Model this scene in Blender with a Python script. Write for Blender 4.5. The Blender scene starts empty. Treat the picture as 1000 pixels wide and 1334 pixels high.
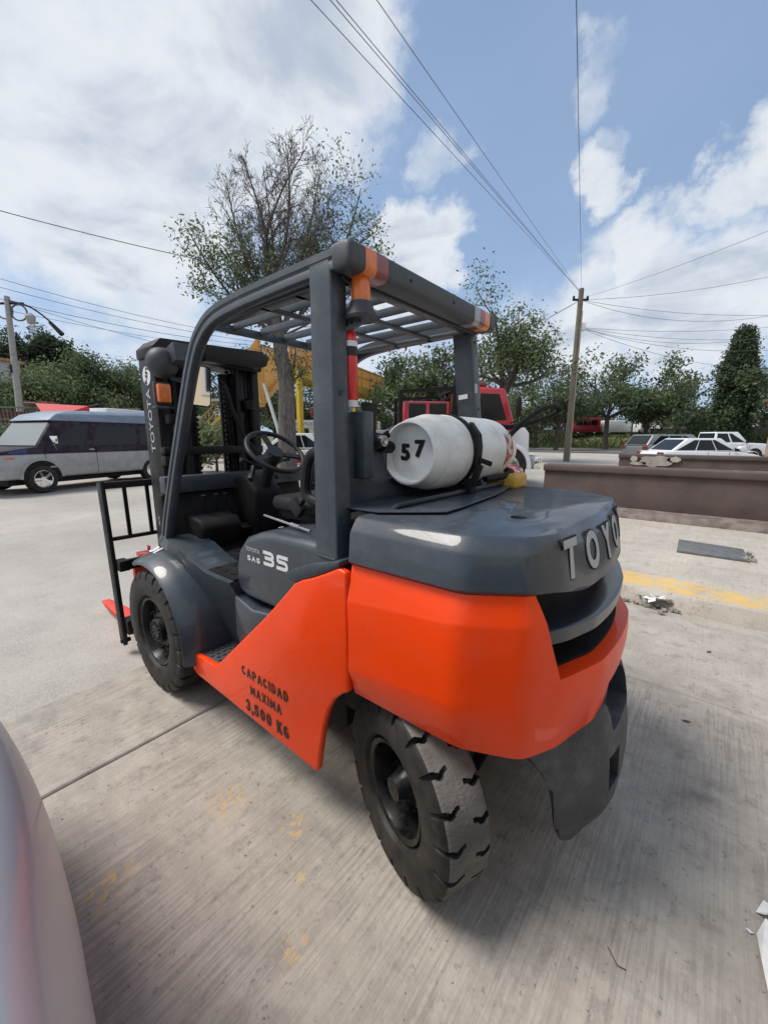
import bpy, bmesh, math, random
from math import sin, cos, pi, radians, sqrt, atan2
from mathutils import Vector, Matrix, noise
S = bpy.context.scene
COL = S.collection
random.seed(7)
# ------------------------------------------------------------------ camera
cam_d = bpy.data.cameras.new('camera'); cam = bpy.data.objects.new('camera', cam_d); COL.objects.link(cam)
S.camera = cam
cam_d.sensor_fit = 'VERTICAL'; cam_d.sensor_height = 24.0; cam_d.sensor_width = 18.0
cam_d.lens = 518.0/1334.0*24.0
cam_d.clip_start = 0.03; cam_d.clip_end = 3000
CAM = Vector((-2.373, 1.439, 1.457))
cam.location = CAM
yaw, pit = radians(-50.56), radians(-10.6)
cam.rotation_euler = (pi/2 + pit, 0, yaw - pi/2)
# ------------------------------------------------------------------ light and exposure
SUN_AZ, SUN_EL = radians(38), radians(58)      # azimuth measured from +X towards +Y
sund = bpy.data.lights.new('sun', 'SUN'); sund.energy = 2.6; sund.angle = radians(24); sund.color = (1, .94, .86)
sun = bpy.data.objects.new('sun', sund); COL.objects.link(sun)
sd = Vector((cos(SUN_AZ)*cos(SUN_EL), sin(SUN_AZ)*cos(SUN_EL), sin(SUN_EL)))
sun.rotation_euler = sd.to_track_quat('Z', 'Y').to_euler()
W = bpy.data.worlds.new('World'); S.world = W; W.use_nodes = True
nt = W.node_tree; nt.nodes.clear()
def N(t, **k):
    n = nt.nodes.new(t)
    for a, b in k.items(): setattr(n, a, b)
    return n
def L(a, b): nt.links.new(a, b)
def mth(op, a, b=None, c=None, clamp=False):
    n = N('ShaderNodeMath', operation=op); n.use_clamp = clamp
    for i, v in enumerate((a, b, c)):
        if v is None: continue
        if isinstance(v, (int, float)): n.inputs[i].default_value = v
        else: L(v, n.inputs[i])
    return n.outputs[0]
sky = N('ShaderNodeTexSky', sky_type='NISHITA'); sky.sun_disc = False
sky.sun_elevation = SUN_EL; sky.sun_rotation = pi/2 - SUN_AZ
sky.air_density = 1.3; sky.dust_density = 2.2; sky.ozone_density = 1.6; sky.altitude = 2200
tc = N('ShaderNodeTexCoord')
sep = N('ShaderNodeSeparateXYZ'); L(tc.outputs['Generated'], sep.inputs[0])
zz = mth('MAXIMUM', sep.outputs[2], 0.0)
den = mth('ADD', zz, 0.22)
comb = N('ShaderNodeCombineXYZ'); L(mth('DIVIDE', sep.outputs[0], den), comb.inputs[0]); L(mth('DIVIDE', sep.outputs[1], den), comb.inputs[1]); L(mth('MULTIPLY', zz, 1.2), comb.inputs[2])
def noi(vec, scale, detail, rough=.55, dist=0):
    n = N('ShaderNodeTexNoise'); L(vec, n.inputs['Vector']); n.inputs['Scale'].default_value = scale
    n.inputs['Detail'].default_value = detail; n.inputs['Roughness'].default_value = rough; n.inputs['Distortion'].default_value = dist
    return n.outputs[0]
n1 = noi(comb.outputs[0], 2.6, 8, .56, .4)
n2 = noi(tc.outputs['Generated'], 9.0, 7, .6, .2)
n3 = noi(comb.outputs[0], 1.1, 4, .5)
# cloud centres: direction, angular radius (deg), weight
CL = [((.516,-.767,.38),4.2,.95),((.535,-.765,.35),4.6,.95),((.55,-.77,.32),3.6,.8),((.204,-.857,.472),2.7,.85),((.185,-.875,.435),2.3,.8),((.165,-.84,.50),1.9,.6),((.462,-.719,.519),2.6,.62),
      ((.042,-.914,.404),2.6,.78),((-.03,-.90,.42),3.0,.8),((.09,-.92,.385),2.0,.6),((.129,-.942,.309),4.2,.95),((.20,-.93,.29),4.5,.75),((.007,-.962,.27),5.2,.95),((.06,-.97,.22),6,.95),((.25,-.94,.2),6,.8),((.212,-.792,.572),2.4,.5),
      ((.788,-.252,.562),17,1.0),((.628,-.473,.617),10,.9),((.70,-.42,.58),11,.95),((.811,-.356,.465),9,1.0),((.686,-.477,.55),8,.8),((.859,-.193,.475),11,1.0),((.96,.05,.3),11,.85),((.72,-.1,.7),16,1.0),
      ((.914,-.235,.33),4,.45),((.887,-.367,.281),6,.72),((.96,-.25,.13),7,.6),((.80,-.55,.24),6,.5),((.6,-.75,.2),9,.55),((.35,-.92,.16),8,.6),((.75,.6,.3),22,1.0),((.2,.9,.4),25,.9),((-.8,.4,.45),25,.9),((-.5,-.75,.4),18,.8),((-.9,-.3,.3),16,.8),((.1,.2,.97),16,.55),((-.3,.5,.8),18,.8)]
wn = N('ShaderNodeTexNoise'); L(tc.outputs['Generated'], wn.inputs['Vector']); wn.inputs['Scale'].default_value = 6.5; wn.inputs['Detail'].default_value = 6; wn.inputs['Roughness'].default_value = .62
ws = N('ShaderNodeVectorMath', operation='SUBTRACT'); L(wn.outputs['Color'], ws.inputs[0]); ws.inputs[1].default_value = (.5, .5, .5)
wm = N('ShaderNodeVectorMath', operation='MULTIPLY_ADD'); L(ws.outputs[0], wm.inputs[0]); wm.inputs[1].default_value = (.26, .26, .18); L(tc.outputs['Generated'], wm.inputs[2])
wv = N('ShaderNodeVectorMath', operation='NORMALIZE'); L(wm.outputs[0], wv.inputs[0])
mask = None
for d, r, w in CL:
    d = Vector(d).normalized()
    dp = N('ShaderNodeVectorMath', operation='DOT_PRODUCT'); L(wv.outputs[0], dp.inputs[0]); dp.inputs[1].default_value = d
    mr = N('ShaderNodeMapRange'); mr.interpolation_type = 'SMOOTHSTEP'; L(dp.outputs['Value'], mr.inputs[0])
    mr.inputs[1].default_value = cos(radians(r*1.75)); mr.inputs[2].default_value = cos(radians(r*.15)); mr.inputs[3].default_value = 0; mr.inputs[4].default_value = w
    mask = mr.outputs[0] if mask is None else mth('MAXIMUM', mask, mr.outputs[0])
dens = mth('ADD', mth('MULTIPLY', mask, 1.0), mth('MULTIPLY', mth('SUBTRACT', n2, .5), .85))
dens = mth('ADD', dens, mth('MULTIPLY', mth('SUBTRACT', n1, .5), .7))
mr = N('ShaderNodeMapRange'); mr.interpolation_type = 'SMOOTHSTEP'; L(dens, mr.inputs[0]); mr.inputs[1].default_value = .26; mr.inputs[2].default_value = .90
cloud = mr.outputs[0]
# thin high veil everywhere
veil = mth('ADD', mth('MULTIPLY', mth('SUBTRACT', n3, .3), .6), .34, clamp=True)
hz = N('ShaderNodeMapRange'); L(sep.outputs[2], hz.inputs[0]); hz.inputs[1].default_value = .40; hz.inputs[2].default_value = .0; hz.inputs[3].default_value = 0; hz.inputs[4].default_value = .55
veil = mth('ADD', veil, hz.outputs[0], clamp=True)
# cloud brightness: sunlit edges bright, thick cores greyer
thick = N('ShaderNodeMapRange'); thick.interpolation_type = 'SMOOTHSTEP'; L(mth('ADD', mask, mth('MULTIPLY', mth('SUBTRACT', n1, .5), 1.6)), thick.inputs[0]); thick.inputs[1].default_value = .75; thick.inputs[2].default_value = 1.25
cr = N('ShaderNodeMix', data_type='RGBA'); L(thick.outputs[0], cr.inputs[0]); cr.inputs[6].default_value = (5.6, 5.85, 6.1, 1); cr.inputs[7].default_value = (3.3, 3.8, 4.55, 1)
tint = N('ShaderNodeMix', data_type='RGBA', blend_type='MULTIPLY'); tint.inputs[0].default_value = 1; L(sky.outputs[0], tint.inputs[6]); tint.inputs[7].default_value = (1.0, 1.0, 1.0, 1)
m1 = N('ShaderNodeMix', data_type='RGBA'); L(mth('MULTIPLY', veil, .95), m1.inputs[0]); L(tint.outputs[2], m1.inputs[6]); m1.inputs[7].default_value = (2.8, 3.75, 5.25, 1)
m2 = N('ShaderNodeMix', data_type='RGBA'); L(mth('MULTIPLY', cloud, .93), m2.inputs[0]); L(m1.outputs[2], m2.inputs[6]); L(cr.outputs[2], m2.inputs[7])
bg = N('ShaderNodeBackground'); bg.inputs[1].default_value = .105; L(m2.outputs[2], bg.inputs[0])
wo = N('ShaderNodeOutputWorld'); L(bg.outputs[0], wo.inputs[0])
S.view_settings.view_transform = 'Standard'; S.view_settings.look = 'None'; S.view_settings.gamma = 1; S.view_settings.use_curve_mapping = False
S.view_settings.exposure = 0.5
S.render.engine = 'CYCLES'

# ------------------------------------------------------------------ materials
def mat(name, col, rough=.5, metal=0, coat=0, coat_r=.05, var=0, vscale=6, bump=0, bscale=60, stretch=None, col2=None, spec=.5, emis=None, rvar=0, trans=0, vlo=.4, vhi=.65, detail=6, dust=0):
    m = bpy.data.materials.new(name); m.use_nodes = True
    t = m.node_tree; b = t.nodes['Principled BSDF']
    b.inputs['Base Color'].default_value = (*col, 1); b.inputs['Roughness'].default_value = rough; b.inputs['Metallic'].default_value = metal
    b.inputs['Coat Weight'].default_value = coat; b.inputs['Coat Roughness'].default_value = coat_r; b.inputs['Specular IOR Level'].default_value = spec
    if trans: b.inputs['Transmission Weight'].default_value = trans
    if emis: b.inputs['Emission Color'].default_value = (*emis[:3], 1); b.inputs['Emission Strength'].default_value = emis[3]
    if var or bump or rvar:
        tcn = t.nodes.new('ShaderNodeTexCoord'); mp = t.nodes.new('ShaderNodeMapping'); t.links.new(tcn.outputs['Object'], mp.inputs[0])
        if stretch: mp.inputs['Scale'].default_value = stretch
    if var or rvar:
        n = t.nodes.new('ShaderNodeTexNoise'); n.inputs['Scale'].default_value = vscale; n.inputs['Detail'].default_value = detail; n.inputs['Roughness'].default_value = .62
        t.links.new(mp.outputs[0], n.inputs[0])
        r = t.nodes.new('ShaderNodeMapRange'); r.inputs[1].default_value = vlo; r.inputs[2].default_value = vhi; t.links.new(n.outputs[0], r.inputs[0])
        if var:
            x = t.nodes.new('ShaderNodeMix'); x.data_type = 'RGBA'; t.links.new(r.outputs[0], x.inputs[0])
            c2 = col2 if col2 else tuple(c*(1-var) for c in col)
            x.inputs[6].default_value = (*col, 1); x.inputs[7].default_value = (*c2, 1); t.links.new(x.outputs[2], b.inputs['Base Color'])
        if dust:
            dn = t.nodes.new('ShaderNodeTexNoise'); dn.inputs['Scale'].default_value = 9; dn.inputs['Detail'].default_value = 9; dn.inputs['Roughness'].default_value = .75; t.links.new(mp.outputs[0], dn.inputs[0])
            dr_ = t.nodes.new('ShaderNodeMapRange'); dr_.inputs[1].default_value = .5; dr_.inputs[2].default_value = .72; dr_.inputs[4].default_value = dust; t.links.new(dn.outputs[0], dr_.inputs[0])
            dx_ = t.nodes.new('ShaderNodeMix'); dx_.data_type = 'RGBA'; t.links.new(dr_.outputs[0], dx_.inputs[0]); t.links.new(x.outputs[2], dx_.inputs[6]); dx_.inputs[7].default_value = (.32, .29, .25, 1); t.links.new(dx_.outputs[2], b.inputs['Base Color'])
        if rvar:
            q = t.nodes.new('ShaderNodeMapRange'); t.links.new(r.outputs[0], q.inputs[0]); q.inputs[3].default_value = rough; q.inputs[4].default_value = min(1, rough+rvar); t.links.new(q.outputs[0], b.inputs['Roughness'])
    if bump:
        n = t.nodes.new('ShaderNodeTexNoise'); n.inputs['Scale'].default_value = bscale; n.inputs['Detail'].default_value = 4; t.links.new(mp.outputs[0], n.inputs[0])
        bn = t.nodes.new('ShaderNodeBump'); bn.inputs['Strength'].default_value = bump; bn.inputs['Distance'].default_value = .01; t.links.new(n.outputs[0], bn.inputs['Height']); t.links.new(bn.outputs[0], b.inputs['Normal'])
    return m
M = {}
M['orange'] = mat('orange_paint', (.92,.058,.0005), .40, coat=.35, coat_r=.05, var=.08, vscale=2.5, bump=.06, bscale=5, rvar=.15, spec=.2, dust=.045)
M['gloss'] = mat('gloss_dark_grey', (.02,.024,.03), .3, coat=.35, coat_r=.05)
M['grey'] = mat('dark_grey_paint', (.033,.045,.060), .38, coat=.42, coat_r=.06, var=.2, vscale=3, bump=.04, bscale=7, rvar=.25, dust=.10)
M['guard'] = mat('guard_grey_paint', (.034,.045,.059), .42, coat=.2, coat_r=.2, var=.22, vscale=8, bump=.05, bscale=60, rvar=.2, dust=.12)
M['bump'] = mat('matte_dark_grey', (.034,.040,.048), .5, coat=.15, coat_r=.2, var=.25, vscale=5, bump=.05, bscale=80, rvar=.2, dust=.22)
M['black'] = mat('black_paint', (.0045,.005,.006), .42, var=.3, vscale=10, col2=(.011,.011,.012), rvar=.2, spec=.3)
M['rimblack'] = mat('rim_black', (.0035,.0038,.004), .25, spec=.3, rvar=.3, var=.3, vscale=20, col2=(.012,.011,.010))
M['matblack'] = mat('matte_black', (.006,.006,.0065), .65, var=.3, vscale=12, col2=(.014,.013,.013), spec=.25)
M['plastic'] = mat('grey_plastic', (.05,.055,.062), .55, bump=.05, bscale=200, var=.2, vscale=10)
M['rubber'] = mat('tyre_rubber', (.014,.0138,.0135), .6, var=.5, vscale=14, col2=(.040,.036,.032), bump=.12, bscale=120, spec=.3)
M['tread'] = mat('worn_tread_rubber', (.185,.172,.158), .88, var=.5, vscale=9, col2=(.11,.104,.095), bump=.35, bscale=120, stretch=(1,.5,1), spec=.2)
M['vinyl'] = mat('black_vinyl', (.014,.0145,.016), .5, bump=.08, bscale=250, spec=.35)
M['white'] = mat('white_paint', (.74,.75,.74), .4, var=.2, vscale=5, col2=(.58,.57,.53), bump=.10, bscale=14, rvar=.2, vlo=.45, vhi=.7, dust=.35)
M['decal'] = mat('white_decal', (.7,.71,.72), .4)
M['silverletter'] = mat('silver_letter', (.42,.43,.43), .45)
M['ink'] = mat('black_ink', (.008,.008,.008), .5)
M['red'] = mat('red_paint', (.62,.012,.012), .35, coat=.4)
M['forkred'] = mat('fork_red_paint', (.75,.06,.03), .5, var=.2, vscale=20)
M['amber'] = mat('amber_lens', (.72,.17,.02), .35, coat=.5, var=.3, vscale=30, bump=.1, bscale=120)
M['redlens'] = mat('red_lens', (.22,.02,.02), .35, coat=.5, var=.3, vscale=20)
M['mirror'] = mat('mirror_glass', (.85,.86,.87), .03, metal=1)
M['steel'] = mat('bare_steel', (.5,.5,.5), .3, metal=1, rvar=.2)
M['chrome'] = mat('chrome', (.8,.8,.8), .12, metal=1)
M['brass'] = mat('brass', (.6,.42,.15), .35, metal=1)
M['yellow'] = mat('yellow_paint', (.62,.36,.05), .5, var=.2, vscale=15)
M['glass'] = mat('dark_glass', (.010,.014,.017), .12, spec=.3)
M['greylens'] = mat('grey_lens', (.26,.27,.27), .3, coat=.4)
M['headlamp'] = mat('headlamp_lens', (.6,.6,.6), .1, coat=1)
M['silvercar'] = mat('silver_car_paint', (.36,.40,.45), .42, metal=.2, coat=.3, coat_r=.06, bump=.01, bscale=4)
M['whitecar'] = mat('white_car_paint', (.75,.76,.77), .3, coat=.7)
M['redcar'] = mat('dark_red_car_paint', (.35,.02,.035), .3, coat=.6)
M['greycar'] = mat('grey_car_paint', (.22,.23,.24), .3, metal=.3, coat=.7)
M['bark'] = mat('bark', (.10,.085,.07), .9, var=.5, vscale=12, col2=(.05,.042,.036), bump=.5, bscale=30, stretch=(1,1,.25))
M['greybark'] = mat('grey_bark', (.16,.145,.13), .9, var=.5, vscale=14, col2=(.07,.06,.055), bump=.5, bscale=40, stretch=(1,1,.3))
M['wood'] = mat('weathered_pole', (.20,.17,.135), .85, var=.4, vscale=20, col2=(.11,.095,.08), bump=.4, bscale=40, stretch=(1,1,.06))
M['conc'] = mat('concrete_pole', (.36,.35,.33), .85, var=.25, vscale=8, bump=.2, bscale=50)
M['rubble'] = mat('rubble', (.30,.28,.25), .9, var=.5, vscale=30)
M['scrap'] = mat('white_paper', (.72,.72,.70), .7, var=.15, vscale=20)
M['plate'] = mat('galvanised_plate', (.20,.21,.21), .5, metal=.4, var=.4, vscale=12, col2=(.13,.13,.125), rvar=.3)
M['maroon'] = mat('brown_wall_paint', (.098,.070,.064), .8, var=.35, vscale=2.5, col2=(.068,.050,.046), bump=.2, bscale=25)
M['ledge'] = mat('crumbling_mortar', (.20,.165,.145), .9, var=.5, vscale=6, col2=(.10,.08,.07), bump=.6, bscale=18)
M['plaster'] = mat('bare_plaster', (.42,.38,.34), .9, var=.4, vscale=5)
M['dryleaf'] = mat('dry_leaf', (.06,.045,.03), .8)
M['bluegrey'] = mat('blue_grey_print', (.12,.16,.25), .6)
M['vansilver'] = mat('van_silver', (.36,.37,.375), .4, metal=.3, coat=.3, var=.2, vscale=4)
M['vanpurple'] = mat('van_dark_purple', (.020,.013,.026), .6, coat=0, spec=.2, var=.3, vscale=5, col2=(.05,.04,.05))
M['vanroof'] = mat('van_roof_blue', (.20,.26,.34), .5, coat=.1, var=.2, vscale=4)
M['vanglass'] = mat('hazy_windshield', (.20,.22,.22), .15, coat=.8)
M['bluepatch'] = mat('blue_patch', (.03,.08,.28), .5, var=.6, vscale=15, col2=(.03,.02,.04))
M['redtruck'] = mat('red_truck_paint', (.48,.02,.035), .4, coat=.4, var=.15, vscale=4)
M['grass'] = mat('grass_blade', (.08,.11,.035), .8); M['drygrass'] = mat('dry_grass_blade', (.15,.14,.06), .8)
M['barrier'] = mat('barrier_dark', (.05,.05,.052), .7); M['palewall'] = mat('pale_wall', (.45,.46,.46), .8, var=.2, vscale=.6); M['whiteroof'] = mat('white_sheet_roof', (.62,.64,.65), .6); M['greyroof'] = mat('grey_roof', (.20,.20,.20), .8)
M['orangetrim'] = mat('orange_trim', (.45,.18,.09), .7); M['frame'] = mat('window_frame', (.5,.5,.5), .6); M['cream'] = mat('cream_wall', (.60,.50,.36), .8); M['tan'] = mat('tan_render', (.30,.24,.18), .85, var=.3, vscale=3); M['brownroof'] = mat('brown_tiles', (.16,.07,.05), .8)
M['bridgeyellow'] = mat('bridge_yellow', (.58,.40,.03), .6, var=.2, vscale=3); M['bridgeorange'] = mat('bridge_orange', (.55,.28,.06), .6, var=.2, vscale=2); M['bridgepanel'] = mat('bridge_orange_panel', (.62,.33,.08), .6, var=.2, vscale=1.5)
M['fencegrey'] = mat('fence_grey', (.17,.165,.16), .8, var=.3, vscale=3); M['rustred'] = mat('rust_red_sheet', (.19,.055,.045), .8, var=.4, vscale=3); M['tarp'] = mat('red_tarpaulin', (.60,.03,.045), .6)
M['conduit'] = mat('conduit', (.33,.29,.20), .5); M['lattice'] = mat('galvanised_lattice', (.30,.31,.33), .7); M['lampgreen'] = mat('lamp_post_green', (.06,.11,.09), .6)
M['cable'] = mat('cable', (.10,.10,.11), .7)

# ------------------------------------------------------------------ mesh helpers
def V(*a): return Vector(a)
class MB:
    def __init__(s): s.v = []; s.f = []; s.m = []; s.mi = 0
    def add(s, vs, fs):
        o = len(s.v); s.v += [tuple(p) for p in vs]; s.f += [tuple(i+o for i in q) for q in fs]; s.m += [s.mi]*len(fs); return s
    def box(s, x0, x1, y0, y1, z0, z1):
        return s.add([(x0,y0,z0),(x1,y0,z0),(x1,y1,z0),(x0,y1,z0),(x0,y0,z1),(x1,y0,z1),(x1,y1,z1),(x0,y1,z1)],
                     [(0,3,2,1),(4,5,6,7),(0,1,5,4),(1,2,6,5),(2,3,7,6),(3,0,4,7)])
    def bar(s, a, b, w, h, up=(0,0,1)):
        a, b = Vector(a), Vector(b); d = (b-a).normalized(); u = Vector(up)
        r = d.cross(u)
        if r.length < 1e-4: r = d.cross(Vector((1,0,0)))
        r.normalize(); u = r.cross(d)
        vs = []
        for p in (a, b):
            for i, j in ((-1,-1),(1,-1),(1,1),(-1,1)): vs.append(p + r*i*w/2 + u*j*h/2)
        return s.add(vs, [(0,1,2,3),(7,6,5,4),(0,4,5,1),(1,5,6,2),(2,6,7,3),(3,7,4,0)])
    def prism(s, pts, axis, a, b, pts2=None):
        n = len(pts); pts2 = pts2 or pts
        def P(p, t): return (t,p[0],p[1]) if axis == 'x' else (p[0],t,p[1]) if axis == 'y' else (p[0],p[1],t)
        vs = [P(p, a) for p in pts] + [P(p, b) for p in pts2]
        return s.add(vs, [tuple(range(n))[::-1], tuple(range(n, 2*n))] + [(i, (i+1) % n, n+(i+1) % n, n+i) for i in range(n)])
    def tube(s, path, r, seg=8, caps=True):
        path = [Vector(p) for p in path]; n = len(path); rs = r if isinstance(r, (list, tuple)) else [r]*n
        rings = []; t0 = (path[1]-path[0]).normalized()
        u = t0.cross(Vector((0,0,1)))
        if u.length < 1e-3: u = t0.cross(Vector((1,0,0)))
        u.normalize()
        for i in range(n):
            t = (path[min(i+1, n-1)]-path[max(i-1, 0)]).normalized()
            u = (u - t*u.dot(t)).normalized(); w = t.cross(u)
            rings.append([path[i] + (u*cos(2*pi*k/seg)+w*sin(2*pi*k/seg))*rs[i] for k in range(seg)])
        return s.loft(rings, True, caps)
    def loft(s, rings, closed=True, caps=True):
        k = len(rings[0]); vs = [p for r in rings for p in r]; fs = []
        for i in range(len(rings)-1):
            for j in range(k if closed else k-1):
                a = i*k+j; b = i*k+(j+1) % k; fs.append((a, b, b+k, a+k))
        if caps:
            fs.append(tuple(range(k))[::-1]); fs.append(tuple(range((len(rings)-1)*k, len(rings)*k)))
        return s.add(vs, fs)
    def lathe(s, prof, c=(0,0,0), axis='y', seg=32, caps=False):
        # prof: (along axis, radius)
        rings = []
        for a, r in prof:
            ring = []
            for k in range(seg):
                t = 2*pi*k/seg; p, q = r*cos(t), r*sin(t)
                ring.append((c[0]+(a if axis == 'x' else p), c[1]+(a if axis == 'y' else (q if axis == 'z' else p if axis == 'x' else q)), c[2]+(a if axis == 'z' else q)))
            rings.append(ring)
        return s.loft(rings, True, caps)
    def cyl(s, a, b, r, seg=16, r2=None):
        return s.tube([a, b], [r, r if r2 is None else r2], seg)
    def obox(s, c, sx, sy, sz, rz=0, rx=0, ry=0):
        R = Matrix.Rotation(rz, 3, 'Z') @ Matrix.Rotation(ry, 3, 'Y') @ Matrix.Rotation(rx, 3, 'X')
        vs = [Vector(c) + R @ Vector((i*sx/2, j*sy/2, k*sz/2)) for k in (-1, 1) for j in (-1, 1) for i in (-1, 1)]
        return s.add(vs, [(0,2,3,1),(4,5,7,6),(0,1,5,4),(1,3,7,5),(3,2,6,7),(2,0,4,6)])
    def mesh(s, name, mats, bevel=0, segs=2, smooth=35, fix=True):
        me = bpy.data.meshes.new(name); me.from_pydata(s.v, [], s.f)
        mats = mats if isinstance(mats, (list, tuple)) else [mats]
        for m in mats: me.materials.append(M[m] if isinstance(m, str) else m)
        if max(s.m, default=0) > 0:
            for p, i in zip(me.polygons, s.m): p.material_index = i
        if fix or bevel:
            bm = bmesh.new(); bm.from_mesh(me)
            if fix: bmesh.ops.recalc_face_normals(bm, faces=bm.faces)
            if bevel:
                ed = [e for e in bm.edges if len(e.link_faces) == 2 and e.calc_face_angle(0) > radians(28)]
                bmesh.ops.bevel(bm, geom=ed, offset=bevel, segments=segs, affect='EDGES', profile=.5, clamp_overlap=True)
            bm.to_mesh(me); bm.free()
        if smooth:
            for p in me.polygons: p.use_smooth = True
            me.set_sharp_from_angle(angle=radians(smooth))
        return me
    def build(s, name, mats, parent=None, **k):
        o = bpy.data.objects.new(name, s.mesh(name, mats, **k)); COL.objects.link(o)
        if parent: o.parent = parent
        return o
def tag(o, label=None, cat=None, group=None, kind=None):
    if label: o['label'] = label
    if cat: o['category'] = cat
    if group: o['group'] = group
    if kind: o['kind'] = kind
    return o
def empty(name, loc=(0,0,0), rz=0, **k):
    o = bpy.data.objects.new(name, None); COL.objects.link(o); o.location = loc; o.rotation_euler = (0,0,rz); o.empty_display_size = .2
    return tag(o, **k)
def inst(src, parent=None, loc=None, rot=None, scale=None, name=None):
    o = src.copy(); COL.objects.link(o)
    if name: o.name = name
    if parent is not None: o.parent = parent
    if loc is not None: o.location = loc
    if rot is not None: o.rotation_euler = rot
    if scale is not None: o.scale = scale
    return o
def copy_tree(o, parent=None):
    c = o.copy(); COL.objects.link(c); c.parent = parent
    for ch in [x for x in bpy.data.objects if x.parent == o]: copy_tree(ch, c)
    return c
def crom(pts, n=6, closed=False):
    pts = [Vector(p) for p in pts]; out = []; m = len(pts)
    rng = m if closed else m-1
    for i in range(rng):
        p0 = pts[(i-1) % m] if closed or i > 0 else pts[0]*2-pts[1]
        p1 = pts[i]; p2 = pts[(i+1) % m]; p3 = pts[(i+2) % m] if closed or i+2 < m else pts[-1]*2-pts[-2]
        for k in range(n):
            t = k/n; out.append(.5*((2*p1)+(p2-p0)*t+(2*p0-5*p1+4*p2-p3)*t*t+(3*p1-p0-3*p2+p3)*t**3))
    if not closed: out.append(pts[-1])
    return out
def text_mesh(body, size, ext=.0006, bold=0, spacing=1.0, sx=1.0, align='CENTER'):
    fat = bold*.75 if size < .12 else 0; bold = bold*.35 if fat else bold
    cu = bpy.data.curves.new('lettering', 'FONT'); cu.body = body; cu.size = size; cu.extrude = ext; cu.offset = bold; cu.space_character = spacing
    cu.align_x = align; cu.align_y = 'CENTER'; cu.resolution_u = 4
    o = bpy.data.objects.new('tmp', cu); COL.objects.link(o)
    dg = bpy.context.evaluated_depsgraph_get(); dg.update()
    me = bpy.data.meshes.new_from_object(o.evaluated_get(dg)); bpy.data.objects.remove(o); bpy.data.curves.remove(cu)
    if fat:
        n = len(me.vertices); vs = [v.co.copy() for v in me.vertices]; fs = [tuple(p.vertices) for p in me.polygons]; av, af = [], []
        for i, (dx, dy) in enumerate(((0, 0), (-fat, .3*fat), (fat, -.3*fat), (.4*fat, .5*fat), (-.4*fat, -.5*fat))):
            av += [(v.x+dx, v.y+dy, v.z+i*.00012) for v in vs]; af += [tuple(k+i*n for k in f) for f in fs]
        me = bpy.data.meshes.new(me.name); me.from_pydata(av, [], af)
    for v in me.vertices: v.co.x *= sx
    return me
def put_text(name, body, size, origin, xdir, ydir, material, parent=None, bold=0, ext=.0006, spacing=1.0, sx=1.0, align='CENTER'):
    me = text_mesh(body, size, ext, bold, spacing, sx, align); me.materials.clear(); me.materials.append(M[material]); me.name = name
    x = Vector(xdir).normalized(); y = (Vector(ydir) - x*Vector(ydir).dot(x)).normalized(); z = x.cross(y)
    R = Matrix((x, y, z)).transposed()
    for v in me.vertices: v.co = R @ v.co + Vector(origin)
    o = bpy.data.objects.new(name, me); COL.objects.link(o)
    if parent: o.parent = parent
    return o
def _arc(cx, cy, rx, ry, a0, a1, n=8): return [(cx+rx*cos(radians(a0+(a1-a0)*k/n)), cy+ry*sin(radians(a0+(a1-a0)*k/n))) for k in range(n+1)]
GLY = {'C': [_arc(.5,.5,.42,.44,48,312,14)], 'A': [[(.06,.02),(.5,.98),(.94,.02)],[(.24,.36),(.76,.36)]], 'P': [[(.12,.02),(.12,.96),(.55,.96)]+_arc(.58,.71,.30,.25,90,-90)+[(.12,.46)]],
 'I': [[(.5,.02),(.5,.98)]], 'D': [[(.12,.04),(.12,.96),(.45,.96)]+_arc(.45,.5,.44,.46,90,-90,10)+[(.12,.04)]], 'M': [[(.06,.02),(.10,.96),(.5,.20),(.90,.96),(.94,.02)]], 'X': [[(.08,.02),(.92,.98)],[(.92,.02),(.08,.98)]],
 'K': [[(.12,.02),(.12,.98)],[(.88,.98),(.14,.42)],[(.36,.58),(.92,.02)]], 'G': [_arc(.5,.5,.42,.44,48,330,14)+[(.90,.46),(.56,.46)]], '0': [_arc(.5,.5,.40,.45,90,450,18)], ',': [[(.5,.06),(.40,-.16)]],
 '5': [[(.86,.96),(.22,.96),(.16,.56)]+_arc(.47,.33,.40,.29,128,-150,12)], '3': [_arc(.46,.72,.34,.24,150,-80,10)+_arc(.46,.27,.38,.26,80,-150,10)],
 'S': [_arc(.5,.72,.36,.23,30,200,8)+_arc(.5,.28,.38,.24,20,-160,8)],
 'q3': [[(.04,.95),(.70,.95),(.90,.86),(.90,.62),(.72,.52),(.20,.52)],[(.72,.52),(.92,.42),(.92,.14),(.72,.05),(.04,.05)]], 'q5': [[(.96,.95),(.10,.95),(.10,.55),(.74,.55),(.93,.44),(.93,.14),(.74,.05),(.04,.05)]]}
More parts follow.
